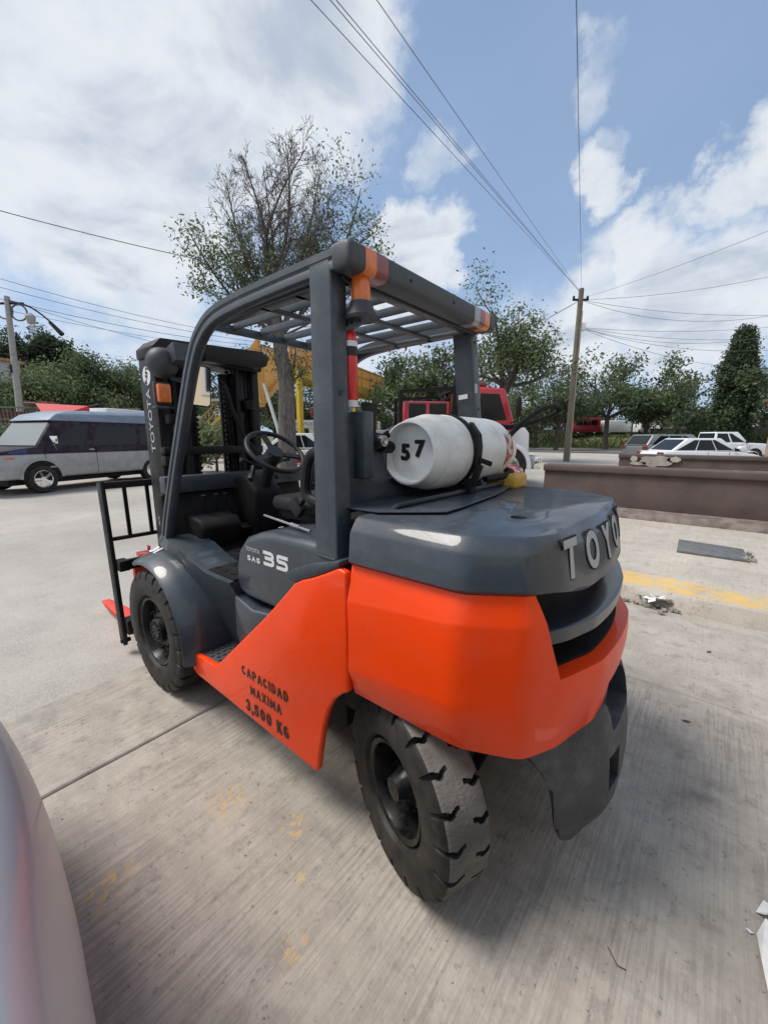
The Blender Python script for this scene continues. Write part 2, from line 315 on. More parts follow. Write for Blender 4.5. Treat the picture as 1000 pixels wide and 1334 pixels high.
def stroke_text(name, glyphs, h, w, gap, sw, origin, xdir, ydir, material, parent):
    """flat stencil lettering built from ribbon strokes"""
    x = Vector(xdir).normalized(); y = (Vector(ydir) - x*Vector(ydir).dot(x)).normalized(); z = x.cross(y)
    wd = [(.34*w if g in 'I,' else 1.12*w if g == 'M' else w) for g in glyphs]; wd = [w*.55 if g == ' ' else a for g, a in zip(glyphs, wd)]
    tot = sum(wd) + gap*(len(glyphs)-1); cx = -tot/2; mb = MB(); lay = 0
    for g, gw in zip(glyphs, wd):
        for pl in GLY.get(g, []):
            P = [Vector((cx + sw/2 + (gw-sw)*(a if g not in 'I,' else .5+(a-.5)*.6), -h/2 + sw/2 + (h-sw)*b, 0)) for a, b in pl]
            for i, (a, b) in enumerate(zip(P, P[1:])):
                d = (b-a).normalized(); n = Vector((-d.y, d.x, 0))*sw/2; zz = .0004 + lay*.000012; lay += 1; e = d*(sw*.5 if (i == 0 and g not in 'CG0') else sw*.12); e2 = d*(sw*.5 if (i == len(P)-2 and g not in '0') else sw*.12)
                q = [a-e-n, b+e2-n, b+e2+n, a-e+n]; mb.add([Vector(origin) + x*p.x + y*p.y + z*zz for p in q], [(0,1,2,3)])
        cx += gw + gap
    return mb.build(name, material, parent, smooth=0, fix=False)
def cut(obj, cutter):
    md = obj.modifiers.new('cut', 'BOOLEAN'); md.object = cutter; md.operation = 'DIFFERENCE'; md.solver = 'EXACT'
    dg = bpy.context.evaluated_depsgraph_get(); dg.update()
    me = bpy.data.meshes.new_from_object(obj.evaluated_get(dg)); obj.modifiers.clear()
    obj.data = me; bpy.data.objects.remove(cutter)
    for p in me.polygons: p.use_smooth = True
    me.set_sharp_from_angle(angle=radians(35))
# ================================================================== FORKLIFT (x forward, y left, origin under the front axle)
FL = empty('forklift', (0,0,0), label='large orange and dark grey forklift with black mast, seen from behind on concrete', cat='forklift')
def fl(mb, name, m, **k): return mb.build(name, m, FL, **k)
# ---- counterweight outline helper
def chamf(pts, d=.022, n=3):
    """round each interior corner of an open polyline with a small fillet"""
    out = [Vector(pts[0])]
    for i in range(1, len(pts)-1):
        p, a, b = Vector(pts[i]), Vector(pts[i-1]), Vector(pts[i+1])
        dd = min(d, (p-a).length*.45, (b-p).length*.45)
        u, v = p+(a-p).normalized()*dd, p+(b-p).normalized()*dd
        for k in range(n+1):
            t = k/n; out.append(u*(1-t)**2+p*2*t*(1-t)+v*t*t)
    out.append(Vector(pts[-1])); return out
def outline(w, dx=0.0, x0=-1.54, cw=.0, sub=5):
    """half outline: side, first corner, second corner, bowed rear; dx pushes the rear back"""
    c = [(x0, w), (-1.73, w), (-1.922, w-.002), (-2.065-dx*.25, .497+cw+(w-.6)*.8), (-2.116-dx*.45, .375+cw*.8), (-2.146-dx*.95, .22+cw*.4), (-2.156-dx, .09), (-2.158-dx, 0)]
    c = [Vector((x, y, 0)) for x, y in c]
    h = chamf(c, .030, 3)
    # subdivide long runs
    out = [h[0]]
    for p in h[1:]:
        m = max(1, int((p-out[-1]).length/.035)); q = out[-1]
        for k in range(1, m+1): out.append(q.lerp(p, k/m))
    h = [(p.x, p.y) for p in out]
    return h + [(x, -y) for x, y in h[::-1][1:]]
def resamp(o, n=121):
    P = [Vector((x, y, 0)) for x, y in o]; cum = [0]
    for i in range(1, len(P)): cum.append(cum[-1]+(P[i]-P[i-1]).length)
    out = []; j = 0
    for k in range(n):
        t = cum[-1]*k/(n-1)
        while j < len(cum)-2 and cum[j+1] < t: j += 1
        f = (t-cum[j])/max(1e-9, cum[j+1]-cum[j]); p = P[j].lerp(P[j+1], min(1, f)); out.append((p.x, p.y))
    return out
def cw_loft(levels, mb, cap=True, n=121):
    rings = []
    for lv in levels:
        z, w, dx = lv[:3]; o = resamp(outline(w, dx, cw=(lv[3] if len(lv) > 3 else 0)), n)
        rings.append([(x, y, z(x, y) if callable(z) else z) for x, y in o])
    mb.loft(rings, True, cap)
def ztop(x, y): return 1.224 - .012*max(0, (-x-1.90)/.25) - .006*(y/.5)**2
def zbot(x, y):
    t = max(0, min(1, (.47-abs(y))/.28)) if x < -1.95 else 0
    t = t*t*(3-2*t); return 1.068 - .040*t
# dark grey cover of the counterweight
mb = MB(); cw_loft([(lambda x, y: zbot(x, y), .585, -.01), (lambda x, y: zbot(x, y)+.012, .598, 0), (lambda x, y: ztop(x, y)-.046, .590, -.030), (lambda x, y: ztop(x, y)-.036, .584, -.036), (lambda x, y: ztop(x, y)-.006, .562, -.062), (lambda x, y: ztop(x, y), .550, -.074)], mb)
cover = fl(mb, 'counterweight_cover', 'grey', smooth=24)
hb = MB(); hb.lathe([(1.19, .026), (1.26, .026)], (-1.93, .25, 0), 'z', 24, True); cutter = hb.build('cutter', 'black'); cut(cover, cutter)
mb = MB(); mb.lathe([(1.186, .03), (1.19, .03)], (-1.93, .25, 0), 'z', 24, True); fl(mb, 'eye_bolt_socket', 'matblack')
# orange weight body
mb = MB(); cw_loft([(.616, .574, .030, .027), (.626, .580, .040, .024), (lambda x, y: .715+.05*max(0, min(1, (-x-1.54)/.5)), .606, .055, .0), (lambda x, y: .728+.05*max(0, min(1, (-x-1.54)/.5)), .607, .055, 0), (.86, .605, .046, 0), (lambda x, y: .945+.04*max(0, min(1, (-x-1.54)/.38)), .608, .022, .004), (lambda x, y: .957+.04*max(0, min(1, (-x-1.54)/.38)), .606, .018, .004), (1.052, .586, .0, 0), (1.066, .582, -.004, 0)], mb)
ob = fl(mb, 'counterweight', 'orange', smooth=24)
cm = MB(); cm.prism([(.492, 1.12), (.470, 1.066), (.400, .822), (-.400, .822), (-.470, 1.066), (-.492, 1.12)], 'x', -2.6, -1.96)
cut(ob, cm.build('cutter', 'orange'))
cm = MB(); cm.prism([(.165, .55), (.12, .705), (-.12, .705), (-.165, .55)], 'x', -2.6, -1.9); cut(ob, cm.build('cutter', 'orange'))
mb = MB(); rr = []
for z in (.823, .95, 1.10):
    rr.append([(x+.085, y*.90, z) for x, y in outline(.50, .0, -1.9)])
mb.loft(rr, False, False)
fo = [(x+.034, y*.90) for x, y in resamp(outline(.60, .046), 121) if x < -2.05]; mb.prism([(-1.95, fo[0][1])] + fo + [(-1.95, fo[-1][1])], 'z', .8225, .832)
fl(mb, 'vent_liner', 'matblack')
mb = MB()
for k in range(-7, 8): mb.box(-2.045+abs(k)*.002, -2.035+abs(k)*.002, k*.05-.004, k*.05+.004, .82, 1.05)
tag(fl(mb, 'radiator_grille', 'black'), kind='stuff')
# blade across the opening
mb = MB(); o = resamp(outline(.60, .020), 161); o = [(x, y) for x, y in o if x < -2.02 and abs(y) < .475]
def zf(y): t = max(0, 1-abs(y)/.47); return .968 - .022*t*(2-t)
sec = []
for x, y in o:
    n = Vector((x+1.55, y*.9, 0)).normalized(); z = zf(y)
    sec.append([(x, y, z-.004), (x, y, z-.038), (x-n.x*.02, y-n.y*.02, z-.052), (x-n.x*.12, y-n.y*.12, z-.05), (x-n.x*.14, y-n.y*.14, z-.012), (x-n.x*.012, y-n.y*.012, z+.002)])
mb.loft(sec, True, True); fl(mb, 'vent_blade', 'gloss', smooth=38)
# lower bumper weight (dark): keel with the wheel bay cut away
def lowring(z, C, D, xr, xf, yf):
    D = (xr+.016, D[1]-.045); xf, yf = C[0]+.03, C[1]-.14; C = (C[0], C[1]+.004)
    c = [(xf, yf), C, D, (xr, D[1]*.45), (xr, 0)]
    h = chamf([Vector((x, y, 0)) for x, y in c], .035, 4); P = [(p.x, p.y) for p in h]
    P = resamp(P + [(x, -y) for x, y in P[::-1][1:]], 61)
    return [(x, y, z) for x, y in P]
LV = [(.640, (-2.03, .495), (-2.155, .235), -2.200, 0, 0), (.634, (-2.045, .50), (-2.174, .225), -2.214, 0, 0), (.60, (-2.062, .480), (-2.182, .225), -2.226, 0, 0),
      (.54, (-2.100, .440), (-2.182, .225), -2.236, 0, 0), (.45, (-2.116, .388), (-2.178, .23), -2.246, 0, 0), (.37, (-2.120, .355), (-2.176, .235), -2.250, 0, 0), (.28, (-2.126, .335), (-2.176, .22), -2.246, 0, 0), (.215, (-2.138, .300), (-2.180, .17), -2.232, 0, 0), (.185, (-2.150, .262), (-2.186, .15), -2.218, 0, 0)]
mb = MB(); mb.loft([lowring(*l) for l in LV], True, True); lw = fl(mb, 'rear_bumper', 'bump', smooth=40)
cm = MB(); cm.prism([(.175, .85), (.125, .545), (-.125, .545), (-.175, .85)], 'x', -2.5, -2.12); cut(lw, cm.build('cutter', 'bump'))
cm = MB(); cm.prism([(.16, .47), (.16, .355), (.07, .355), (.07, .47)], 'x', -2.5, -2.19); cut(lw, cm.build('cutter', 'bump'))
cm = MB(); cm.prism([(.125, .10), (.085, .255), (-.085, .255), (-.125, .10)], 'x', -2.5, -1.9); cut(lw, cm.build('cutter', 'bump'))
mb = MB(); mb.lathe([(-2.205, .0), (-2.203, .020), (-2.16, .026)], (-.012, .115, .41), 'x', 16); fl(mb, 'tow_socket', 'bump')
mb = MB(); mb.lathe([(.50, .018), (.70, .018), (.705, .03), (.72, .03), (.725, .0)], (-2.165, 0, 0), 'z', 16); mb.tube([(-2.165, 0, .715), (-2.165, 0, .75)], .008); fl(mb, 'drawbar_pin', 'bump')
# inner core of the rear so that the wheel bay is closed
mb = MB(); mb.box(-2.0, -1.52, -.36, .36, .62, 1.0); mb.box(-1.56, -1.30, -.40, .40, .36, .98); fl(mb, 'rear_frame', 'matblack', bevel=.01)
# steer axle
mb = MB(); mb.box(-1.79, -1.62, -.30, .30, .24, .38); mb.cyl((-1.70, -.46, .30), (-1.70, .46, .30), .05); mb.tube([(-1.84, .28, .30), (-1.82, .0, .31), (-1.84, -.28, .30)], .022); mb.cyl((-1.70, .36, .20), (-1.70, .36, .42), .045); mb.cyl((-1.70, -.36, .20), (-1.70, -.36, .42), .045); fl(mb, 'steer_axle', 'black', bevel=.006)

# ---- letters on the rear cover, bent onto its surface
ola, olb = outline(.598, 0), outline(.590, -.030)
def rear_x(y, z=1.11):
    f = max(0, min(1.3, (z-1.045)/.125)); return rx1(ola, y)*(1-f) + rx1(olb, y)*f
def rx1(ol, y):
    for p, q in zip(ol, ol[1:]):
        if p[0] < -1.9 and p[1] >= y >= q[1]:
            return p[0] + (q[0]-p[0])*(p[1]-y)/max(1e-6, p[1]-q[1])
    return -2.05
def bent_letter(name, ch, size, y, z, m, bold, off):
    me = text_mesh(ch, size, .0012, bold, 1.0, .9); me.materials.clear(); me.materials.append(M[m]); me.name = name
    slope = (rear_x(y+.05)-rear_x(y-.05))/.1; k = 1/sqrt(1+slope*slope)
    for v in me.vertices:
        lx, lz, ly = v.co.x, v.co.z, v.co.y
        yy = y - lx*k; v.co = Vector((rear_x(yy, z+ly) - .0012 - off - (lz if lz > 0 else 0) + (.004 if lz < 0 else 0), yy, z + ly))
    o = bpy.data.objects.new(name, me); COL.objects.link(o); o.parent = cover
for i, ch in enumerate('TOYOTA'):
    y = .338 - i*.158; z = 1.138 - .014*(1-abs(y)/.45)
    bent_letter('letter_groove', ch, .146, y, z, 'matblack', .0078, -.0005)
    bent_letter('letter', ch, .142, y, z, 'silverletter', .0050, .0010)
# ---- side panels
pan = [(-.385, .362), (-.382, .30), (-.40, .262), (-.435, .246), (-.9, .236), (-1.364, .224), (-1.372, .25), (-1.385, .33), (-1.408, .44), (-1.432, .515), (-1.465, .573), (-1.505, .612), (-1.535, .632), (-1.535, 1.045), (-1.50, 1.052), (-1.44, 1.022), (-1.37, .99), (-1.32, .972), (-1.275, .948), (-1.235, .908), (-1.10, .778), (-.90, .602), (-.70, .427), (-.655, .390), (-.63, .378), (-.60, .374)]
def panel(s):
    mb = MB(); y0, y1 = (.578*s, .607*s)
    mb.prism(pan, 'y', y0, y1); p = fl(mb, 'side_panel', 'orange', bevel=.009, segs=3, smooth=42)
    return p
sp = panel(1); panel(-1)
for s, al in ((1, 1),):
    X = (-1, 0, 0)
    yy = .6078
    sl = (-1, 0, -.06)
    # lettering runs rearward along the panel
    stroke_text('lettering', 'CAPACIDAD', .048, .0350, .0050, .0094, (-1.045, yy, .462), (-1,0,.02), (0,0,1), 'ink', sp)
    stroke_text('lettering', 'MAXIMA', .048, .0350, .0055, .0094, (-1.05, yy, .386), (-1,0,.02), (0,0,1), 'ink', sp)
    tag(stroke_text('lettering', '3,500 KG', .060, .0400, .0050, .0128, (-1.05, yy, .300), (-1,0,.02), (0,0,1), 'ink', sp), kind='stuff')
# ---- steps
def stepplate(s):
    mb = MB(); mb.prism([(-.385, .30), (-.385, .357), (-.60, .368), (-.675, .366), (-.675, .30)], 'y', s*.40, s*.5775)
    st = fl(mb, 'step', 'plastic', bevel=.004)
    g = MB()
    for i in range(7):
        for j in range(5):
            x = -.41 - i*.037; y = .425 + j*.031 + (i % 2)*.012
            g.lathe([(.0, .0105), (.006, .009), (.006, .0)], (x, s*y, .357 + .011*(-x-.385)/.215), 'z', 8)
    g.build('grip_stud', 'plastic', st, smooth=0); return st
stepplate(1); stepplate(-1)
# ---- body frame, side flares, floor
for s in (1, -1):
    mb = MB()
    t = [(.10, .905, .50), (-.10, .895, .55), (-.24, .878, .555), (-.36, .835, .553), (-.50, .803, .55), (-.72, .802, .55)]
    b = [(.10, .70, .46), (-.10, .62, .46), (-.30, .45, .44), (-.40, .35, .42), (-.50, .35, .41), (-.72, .35, .41)]
    mdl = [(.10, .86, .53), (-.10, .84, .565), (-.26, .76, .53), (-.42, .66, .49), (-.52, .62, .47), (-.72, .62, .46)]
    rings = []
    for a, m_, c in zip(t, mdl, b):
        rings.append([(a[0], s*(a[2]-.03), a[1]), (a[0], s*a[2], a[1]-.004), (m_[0], s*m_[2], m_[1]), (c[0], s*c[2], c[1]), (c[0], s*.36, c[1]), (a[0], s*.36, a[1])])
    mb.loft(rings, True, True); fl(mb, 'side_sill', 'grey', smooth=40)
    mb = MB(); mb.prism([(-.715, .54), (-.735, .505), (-.76, .50), (-.93, .60), (-1.0, .66), (-1.0, .72), (-.86, .70), (-.725, .735)], 'y', s*.44, s*.532); fl(mb, 'battery_cover', 'grey', bevel=.012, segs=3)
    mb = MB()
    # wheel arch fender: sheet arc over the front tyre
    def arc(r, y, n=22, a0=-8, a1=112):
        return [(-r*cos(radians(a)), y, .36 + r*sin(radians(a))) for a in [a0+(a1-a0)*k/n for k in range(n+1)]]
    R_ = [arc(.395, s*.655), arc(.412, s*.66), arc(.425, s*.645), arc(.45, s*.58), arc(.462, s*.40), arc(.45, s*.40), arc(.437, s*.57), arc(.40, s*.635)]
    rings = [[R_[k][i] for k in range(8)] for i in range(23)]
    mb.loft(rings, True, True); fd = fl(mb, 'front_fender', 'grey', smooth=50)
    if s == 1:
        h = MB(); h.lathe([(0, .006), (.003, .006), (.003, 0)], (0, 0, 0), 'z', 12); hh = h.build('bolt', 'matblack', fd); hh.location = (-.268, .62, .688); hh.rotation_euler = (radians(-30), radians(-35), 0)
        put_text('lettering', '31', .075, (.06, .56, .816), (-.98,-.1,-.05), (-.25,-.7,.2), 'decal', fd, bold=.004)
mb = MB(); mb.box(-1.32, .28, -.40, .40, .26, .74); mb.box(-.72, -.0, -.50, .50, .74, .80); fl(mb, 'chassis', 'matblack', bevel=.01)
mb = MB(); mb.box(-.72, .02, -.525, .525, .80, .808)
for i in range(9):
    for j in range(14): mb.obox((-.68+i*.075+(j % 2)*.03, -.48+j*.074, .810), .03, .008, .004, rz=.7 if (i+j) % 2 else -.7)
fl(mb, 'floor_mat', 'matblack', smooth=0)
# ---- engine hood
prof = [(-.70, .80), (-.715, .745), (-.78, .73), (-1.42, .73), (-1.42, 1.06), (-1.30, 1.072), (-1.0, 1.066), (-.90, 1.055), (-.80, 1.02), (-.735, .955), (-.705, .87)]
mb = MB(); mb.prism(prof, 'y', -.505, .505)
hood = fl(mb, 'engine_hood', 'grey', bevel=.035, segs=5, smooth=50)
stroke_text('number_decal', ['q3','q5'], .070, .084, .007, .0155, (-1.025, .5056, .955), (-1,0,0), (0,0,1), 'decal', hood)
put_text('decal', 'TOYOTA', .024, (-.862, .5062, .972), (-1,0,0), (0,0,1), 'silverletter', hood, bold=.0008, sx=1.05)
stroke_text('decal', 'SAS', .026, .032, .004, .0058, (-.865, .5056, .932), (-1,0,0), (0,0,1), 'decal', hood)
mb = MB(); mb.box(-1.545, -1.30, -.50, .50, 1.0, 1.17); fl(mb, 'radiator_cover', 'matblack', bevel=.01)
mb = MB(); mb.cyl((-.70, .33, 1.082), (-1.15, .42, 1.085), .0055, 8); mb.cyl((-.98, .385, 1.084), (-1.06, .40, 1.085), .009, 8); fl(mb, 'hood_prop_rod', 'steel')
# ---- pillars (rear), feet, hoops
for s in (1, -1):
    mb = MB()
    def sec(x, y, z, hx, hy): return [(x-hx, s*(y-hy), z), (x+hx, s*(y-hy), z), (x+hx, s*(y+hy), z), (x-hx, s*(y+hy), z)]
    mb.loft([sec(-1.418, .548, .99, .062, .04), sec(-1.408, .535, 1.06, .053, .038), sec(-1.385, .512, 1.30, .052, .036), sec(-1.355, .484, 1.66, .051, .036), sec(-1.335, .466, 1.94, .051, .036), sec(-1.33, .464, 2.02, .05, .036)], True, True)
    rp = fl(mb, 'rear_pillar', 'guard', bevel=.007, segs=2, smooth=50)
    mb = MB(); mb.tube([(-1.362-.002, s*.5755, 1.068), (-1.405, s*.5785, 1.066), (-1.458, s*.5765, 1.064)], .0035, 6); mb.tube([(-1.458, s*.574, 1.064), (-1.466, s*.54, 1.064), (-1.463, s*.505, 1.064)], .0035, 6); mb.build('weld_seam', 'guard', rp)
    mb = MB(); mb.prism([(-1.215, .968), (-1.27, 1.0), (-1.34, 1.03), (-1.505, 1.075), (-1.50, 1.052), (-1.44, 1.022), (-1.37, .99), (-1.32, .972), (-1.275, .948)], 'y', s*.45, s*.605); fl(mb, 'pillar_foot', 'guard', bevel=.006)
    # hoop: swept profile along roof rail and front leg
    path = crom([(-1.40, 0, 1.985), (-1.1, 0, 1.983), (-.80, 0, 1.975), (-.62, 0, 1.952), (-.50, 0, 1.89), (-.43, 0, 1.80), (-.365, 0, 1.68), (-.24, 0, 1.42), (-.13, 0, 1.18), (-.05, 0, .99), (-.02, 0, .90)], 6)
    y0 = .478
    prof2 = [(.044, -.022), (.048, -.014), (.048, .014), (.044, .023), (.022, .025), (.017, .019), (.012, .019), (.008, .022), (-.014, .022), (-.019, .016), (-.019, -.016), (-.014, -.022)]
    rings = []
    for i, p in enumerate(path):
        a = path[max(i-1, 0)]; b = path[min(i+1, len(path)-1)]; t = (b-a).normalized(); n_ = Vector((-t.z, 0, t.x)); n_ = n_ if n_.z > 0 or n_.x > 0.2 else -n_
        yy = y0 + .035*max(0, (1.9-p.z))/1.0
        rings.append([(p.x+n_.x*u, s*(yy+w), p.z+n_.z*u) for u, w in prof2])
    mb = MB(); mb.loft(rings, True, True); fl(mb, 'guard_hoop', 'guard', smooth=48)
    for zz, xx in ((1.92, -1.335), (1.60, -1.36), (1.18, -1.395)):
        mb = MB(); mb.lathe([(-.0, .0), (-.004, .007), (.0, .009)], (0,0,0), 'x', 8); bo = mb.build('pillar_bolt', 'guard', rp); bo.location = (xx-.052, s*(.468+(1.92-zz)*.07), zz)
mb = MB(); mb.obox((-1.405, -.468, 1.70), .003, .03, .045, ry=.07); fl(mb, 'scuffed_label', 'greylens', smooth=0)
mb = MB(); mb.obox((-1.35, -.438, 1.66), .05, .003, .022, ry=.1); fl(mb, 'scuffed_label', 'decal', smooth=0)
# ---- roof frame and slats
def part_box(name, m, *b, bev=.004, parent=FL):
    mb = MB(); mb.box(*b); return mb.build(name, m, parent, bevel=bev)
part_box('front_crossbar', 'guard', -.49, -.475, -.46, .46, 1.955, 1.995)
part_box('roof_crossbar', 'guard', -.945, -.917, -.45, .45, 1.955, 1.972)
part_box('roof_crossbar', 'guard', -1.165, -1.135, -.45, .45, 1.955, 1.972)
for k in range(5):
    y = .30 - k*.15
    mb = MB(); mb.bar((-.49, y, 1.990), (-1.38, y, 1.990), .012, .036); fl(mb, 'roof_slat', 'guard', bevel=.003)
part_box('roof_side_flange', 'guard', -1.38, -.55, .40, .455, 1.955, 1.975)
part_box('roof_side_flange', 'guard', -1.38, -.55, -.455, -.40, 1.955, 1.975)
part_box('rear_crossbar', 'guard', -1.39, -1.35, -.45, .45, 1.955, 2.005, bev=.006)
# ---- rear lamp bar
def rr_sec(y, hx=.042, hz=.040, c=(-1.435, 2.000), r=.02):
    pts = []
    for cx, cz, a0 in ((hx-r, hz-r, 0), (-hx+r, hz-r, 90), (-hx+r, -hz+r, 180), (hx-r, -hz+r, 270)):
        for a in (0, 30, 60, 90): pts.append((c[0]+cx+r*cos(radians(a0+a)), y, c[1]+cz+r*sin(radians(a0+a))))
    return pts
def lampseg(name, ya, yb, m, cap=0, par=FL, g=.0):
    mb = MB(); rings = [rr_sec(ya, .042+g, .040+g), rr_sec(yb, .042+g, .040+g)]
    if cap:
        s = cap; rings = [rr_sec(ya), rr_sec(yb-s*.02)] + [rr_sec(yb-s*.02+s*.02*sin(a), .042-.012*(1-cos(a)), .040-.012*(1-cos(a))) for a in (.5, 1.0, 1.5)]
    mb.loft(rings, True, True); return mb.build(name, m, par, smooth=50)
lb = lampseg('lamp_bar', -.335, .325, 'plastic')
lampseg('bar_end_cap', .438, .508, 'plastic', 1, lb); lampseg('bar_end_cap', -.448, -.508, 'plastic', -1, lb)
for s in (1, -1):
    lampseg('amber_light', s*.386, s*.438, 'amber', 0, lb, .001); lampseg('red_light', s*.327, s*.386, 'redlens', 0, lb, .001) if s > 0 else lampseg('red_light', -.337, -.386, 'redlens', 0, lb, .001)
lampseg('reverse_light', -.285, -.336, 'greylens', 0, lb, .0015)
for y in (.2, -.1): 
    mb = MB(); mb.lathe([(-1.4785, .0), (-1.4785, .006), (-1.476, .006)], (0, y, 2.0), 'x', 10); mb.build('screw', 'matblack', lb)
# hanging beacon
mb = MB(); mb.lathe([(1.835, .0), (1.835, .052), (1.845, .056), (1.86, .047), (1.885, .036), (1.89, .036)], (-1.425, .405, 0), 'z', 28); bc = fl(mb, 'beacon_base', 'plastic')
mb = MB(); mb.lathe([(1.89, .033), (1.945, .031), (1.962, .028), (1.968, .0)], (-1.425, .405, 0), 'z', 28); mb.build('beacon_lens', 'amber', bc)
mb = MB(); mb.bar((-1.425, .405, 1.83), (-1.38, .44, 1.80), .03, .012); mb.build('beacon_bracket', 'guard', bc)
# ---- bracket plate beside the extinguisher
mb = MB(); mb.box(-1.455, -1.36, .375, .425, 1.315, 1.545); bk = fl(mb, 'bracket_box', 'guard', bevel=.008)
mb = MB(); mb.box(-1.40, -1.39, .30, .372, 1.27, 1.58); mb.lathe([(-1.41, .0), (-1.41, .009), (-1.40, .009)], (0, .335, 1.53), 'x', 8); mb.lathe([(-1.41, .0), (-1.41, .009), (-1.40, .009)], (0, .335, 1.33), 'x', 8); fl(mb, 'mount_plate', 'matblack', bevel=.003)
# ---- mast
MX = .445; before_mast = set(bpy.data.objects)
for s in (1, -1):
    mb = MB()   # outer channel, open towards the inside
    prof3 = [(MX-.115, .405), (MX+.105, .405), (MX+.105, .345), (MX+.085, .345), (MX+.085, .385), (MX-.095, .385), (MX-.095, .345), (MX-.115, .345)]
    mb.prism([(x, s*y) for x, y in prof3], 'z', .12, 1.965)
    ch = fl(mb, 'mast_channel', 'black', bevel=.004)
    if s == 1:
        pt = MB(); pt.lathe([(.4052, .0), (.4062, .058), (.405, .058)], (MX-.0, 0, 1.84), 'y', 36); st = pt.build('sticker', 'decal', ch)
        for v in st.data.vertices: v.co.x = MX + (v.co.x-MX)*1.0
        put_text('lettering', 'E-25T', .046, (MX, .4068, 1.84), (-.35,0,1), (1,0,.35), 'ink', st, bold=.0015)
        put_text('lettering', 'TOYOTA', .080, (MX+.0, .4062, 1.56), (0,0,1), (1,0,0), 'silverletter', ch, bold=.001, sx=1.12, spacing=1.12)
        put_text('lettering', 'C3', .07, (MX+.01, .4062, .90), (0,0,1), (1,0,0), 'decal', ch, bold=.002)
    mb = MB(); prof4 = [(MX-.075, .34), (MX+.075, .34), (MX+.075, .30), (MX+.055, .30), (MX+.055, .325), (MX-.055, .325), (MX-.055, .30), (MX-.075, .30)]
    mb.prism([(x, s*y) for x, y in prof4], 'z', .15, 1.95); fl(mb, 'inner_channel', 'black', bevel=.003)
    mb = MB(); mb.cyl((MX-.10, s*.215, .2), (MX-.10, s*.215, 1.62), .036, 16); mb.cyl((MX-.10, s*.215, 1.62), (MX-.10, s*.215, 1.94), .022, 12); mb.lathe([(1.58, .044), (1.63, .044)], (MX-.10, s*.215, 0), 'z', 16, True); fl(mb, 'lift_cylinder', 'black')
    mb = MB(); mb.box(MX-.0, MX+.01, s*.16, s*.21, .5, .51)
    for k in range(44):
        z = .5 + k*.033; mb.obox((MX-.02, s*.185, z), .014, .026 if k % 2 else .018, .022)
    fl(mb, 'lift_chain', 'matblack', smooth=0)
    mb = MB()
    for j, yy in enumerate((.14, .165)):
        mb.tube(crom([(MX-.09, s*yy, .45), (MX-.10, s*(yy+.01), .9), (MX-.09, s*yy, 1.4), (MX-.06, s*yy, 1.75), (MX-.02, s*yy, 1.8), (MX+.0, s*yy, 1.6)], 5), .0095, 8)
    for k in range(22): mb.lathe([(0, .0135), (.012, .0135)], (MX-.095, s*.14, .6+k*.05), 'z', 8, True)
    fl(mb, 'hydraulic_hose', 'matblack')
    mb = MB(); mb.lathe([(-.016, .0), (-.016, .055), (-.008, .05), (.008, .05), (.016, .055), (.016, .0)], (MX-.02, s*.185, 1.86), 'y', 20); fl(mb, 'chain_pulley', 'black')
# top beam with drooped shroud
mb = MB()
mb.prism([(.415, 1.945), (.415, 2.0), (.36, 2.052), (-.34, 2.075), (-.41, 2.06), (-.43, 2.02), (-.42, 1.945), (-.40, 1.93)], 'x', MX-.15, MX+.11)
fl(mb, 'mast_top_beam', 'black', bevel=.006)
mb = MB(); mb.prism([(.10, 2.04), (-.36, 2.06), (-.43, 2.03), (-.40, 1.965), (-.33, 1.94), (.10, 1.94)], 'x', MX-.24, MX-.151); fl(mb, 'mast_hood', 'black', bevel=.005)
for s in (1, -1):
    mb = MB(); mb.prism([(x, s*y) for x, y in [(MX-.09, .285), (MX+.06, .285), (MX+.06, .255), (MX+.04, .255), (MX+.04, .27), (MX-.07, .27), (MX-.07, .245), (MX-.09, .245)]], 'z', .2, 1.93); fl(mb, 'third_channel', 'black', bevel=.003)
    mb = MB(); mb.box(MX-.05, MX-.03, s*.10, s*.24, .55, 1.90); fl(mb, 'hose_guide', 'black', bevel=.003)
    mb = MB()
    for k in range(38): mb.obox((MX-.075, s*.118, .62+k*.033), .02, .024 if k % 2 else .016, .022)
    tag(fl(mb, 'lift_chain', 'matblack', smooth=0), kind='stuff')
mb = MB(); mb.lathe([(1.66, .04), (1.70, .055), (1.72, .055), (1.74, .02)], (MX-.12, -.30, 0), 'z', 16); mb.cyl((MX-.13, -.33, 1.0), (MX-.13, -.33, 1.7), .02); fl(mb, 'hose_reel', 'black')
part_box('mast_crossmember', 'black', MX-.14, MX-.10, -.40, .40, 1.345, 1.40)
part_box('mast_crossmember', 'black', MX-.02, MX+.08, -.34, .34, .95, 1.03)
part_box('mast_crossmember', 'black', MX-.12, MX+.10, -.40, .40, .14, .32)
mb = MB()
for s in (1,): mb.box(MX-.17, MX-.10, .36, .412, 1.36, 1.395); mb.box(MX-.17, MX-.1, .34, .412, 1.28, 1.34)
fl(mb, 'mast_hinge', 'black', bevel=.005)
for o in set(bpy.data.objects) - before_mast:
    if o.type == 'MESH' and o.name.split('.')[0] not in ('cutter',):
        for v in o.data.vertices: v.co.y *= .9
# tilt cylinders
for s in (1, -1):
    mb = MB(); mb.cyl((MX-.12, s*.36, .95), (-.25, s*.36, .76), .032); fl(mb, 'tilt_cylinder', 'black')
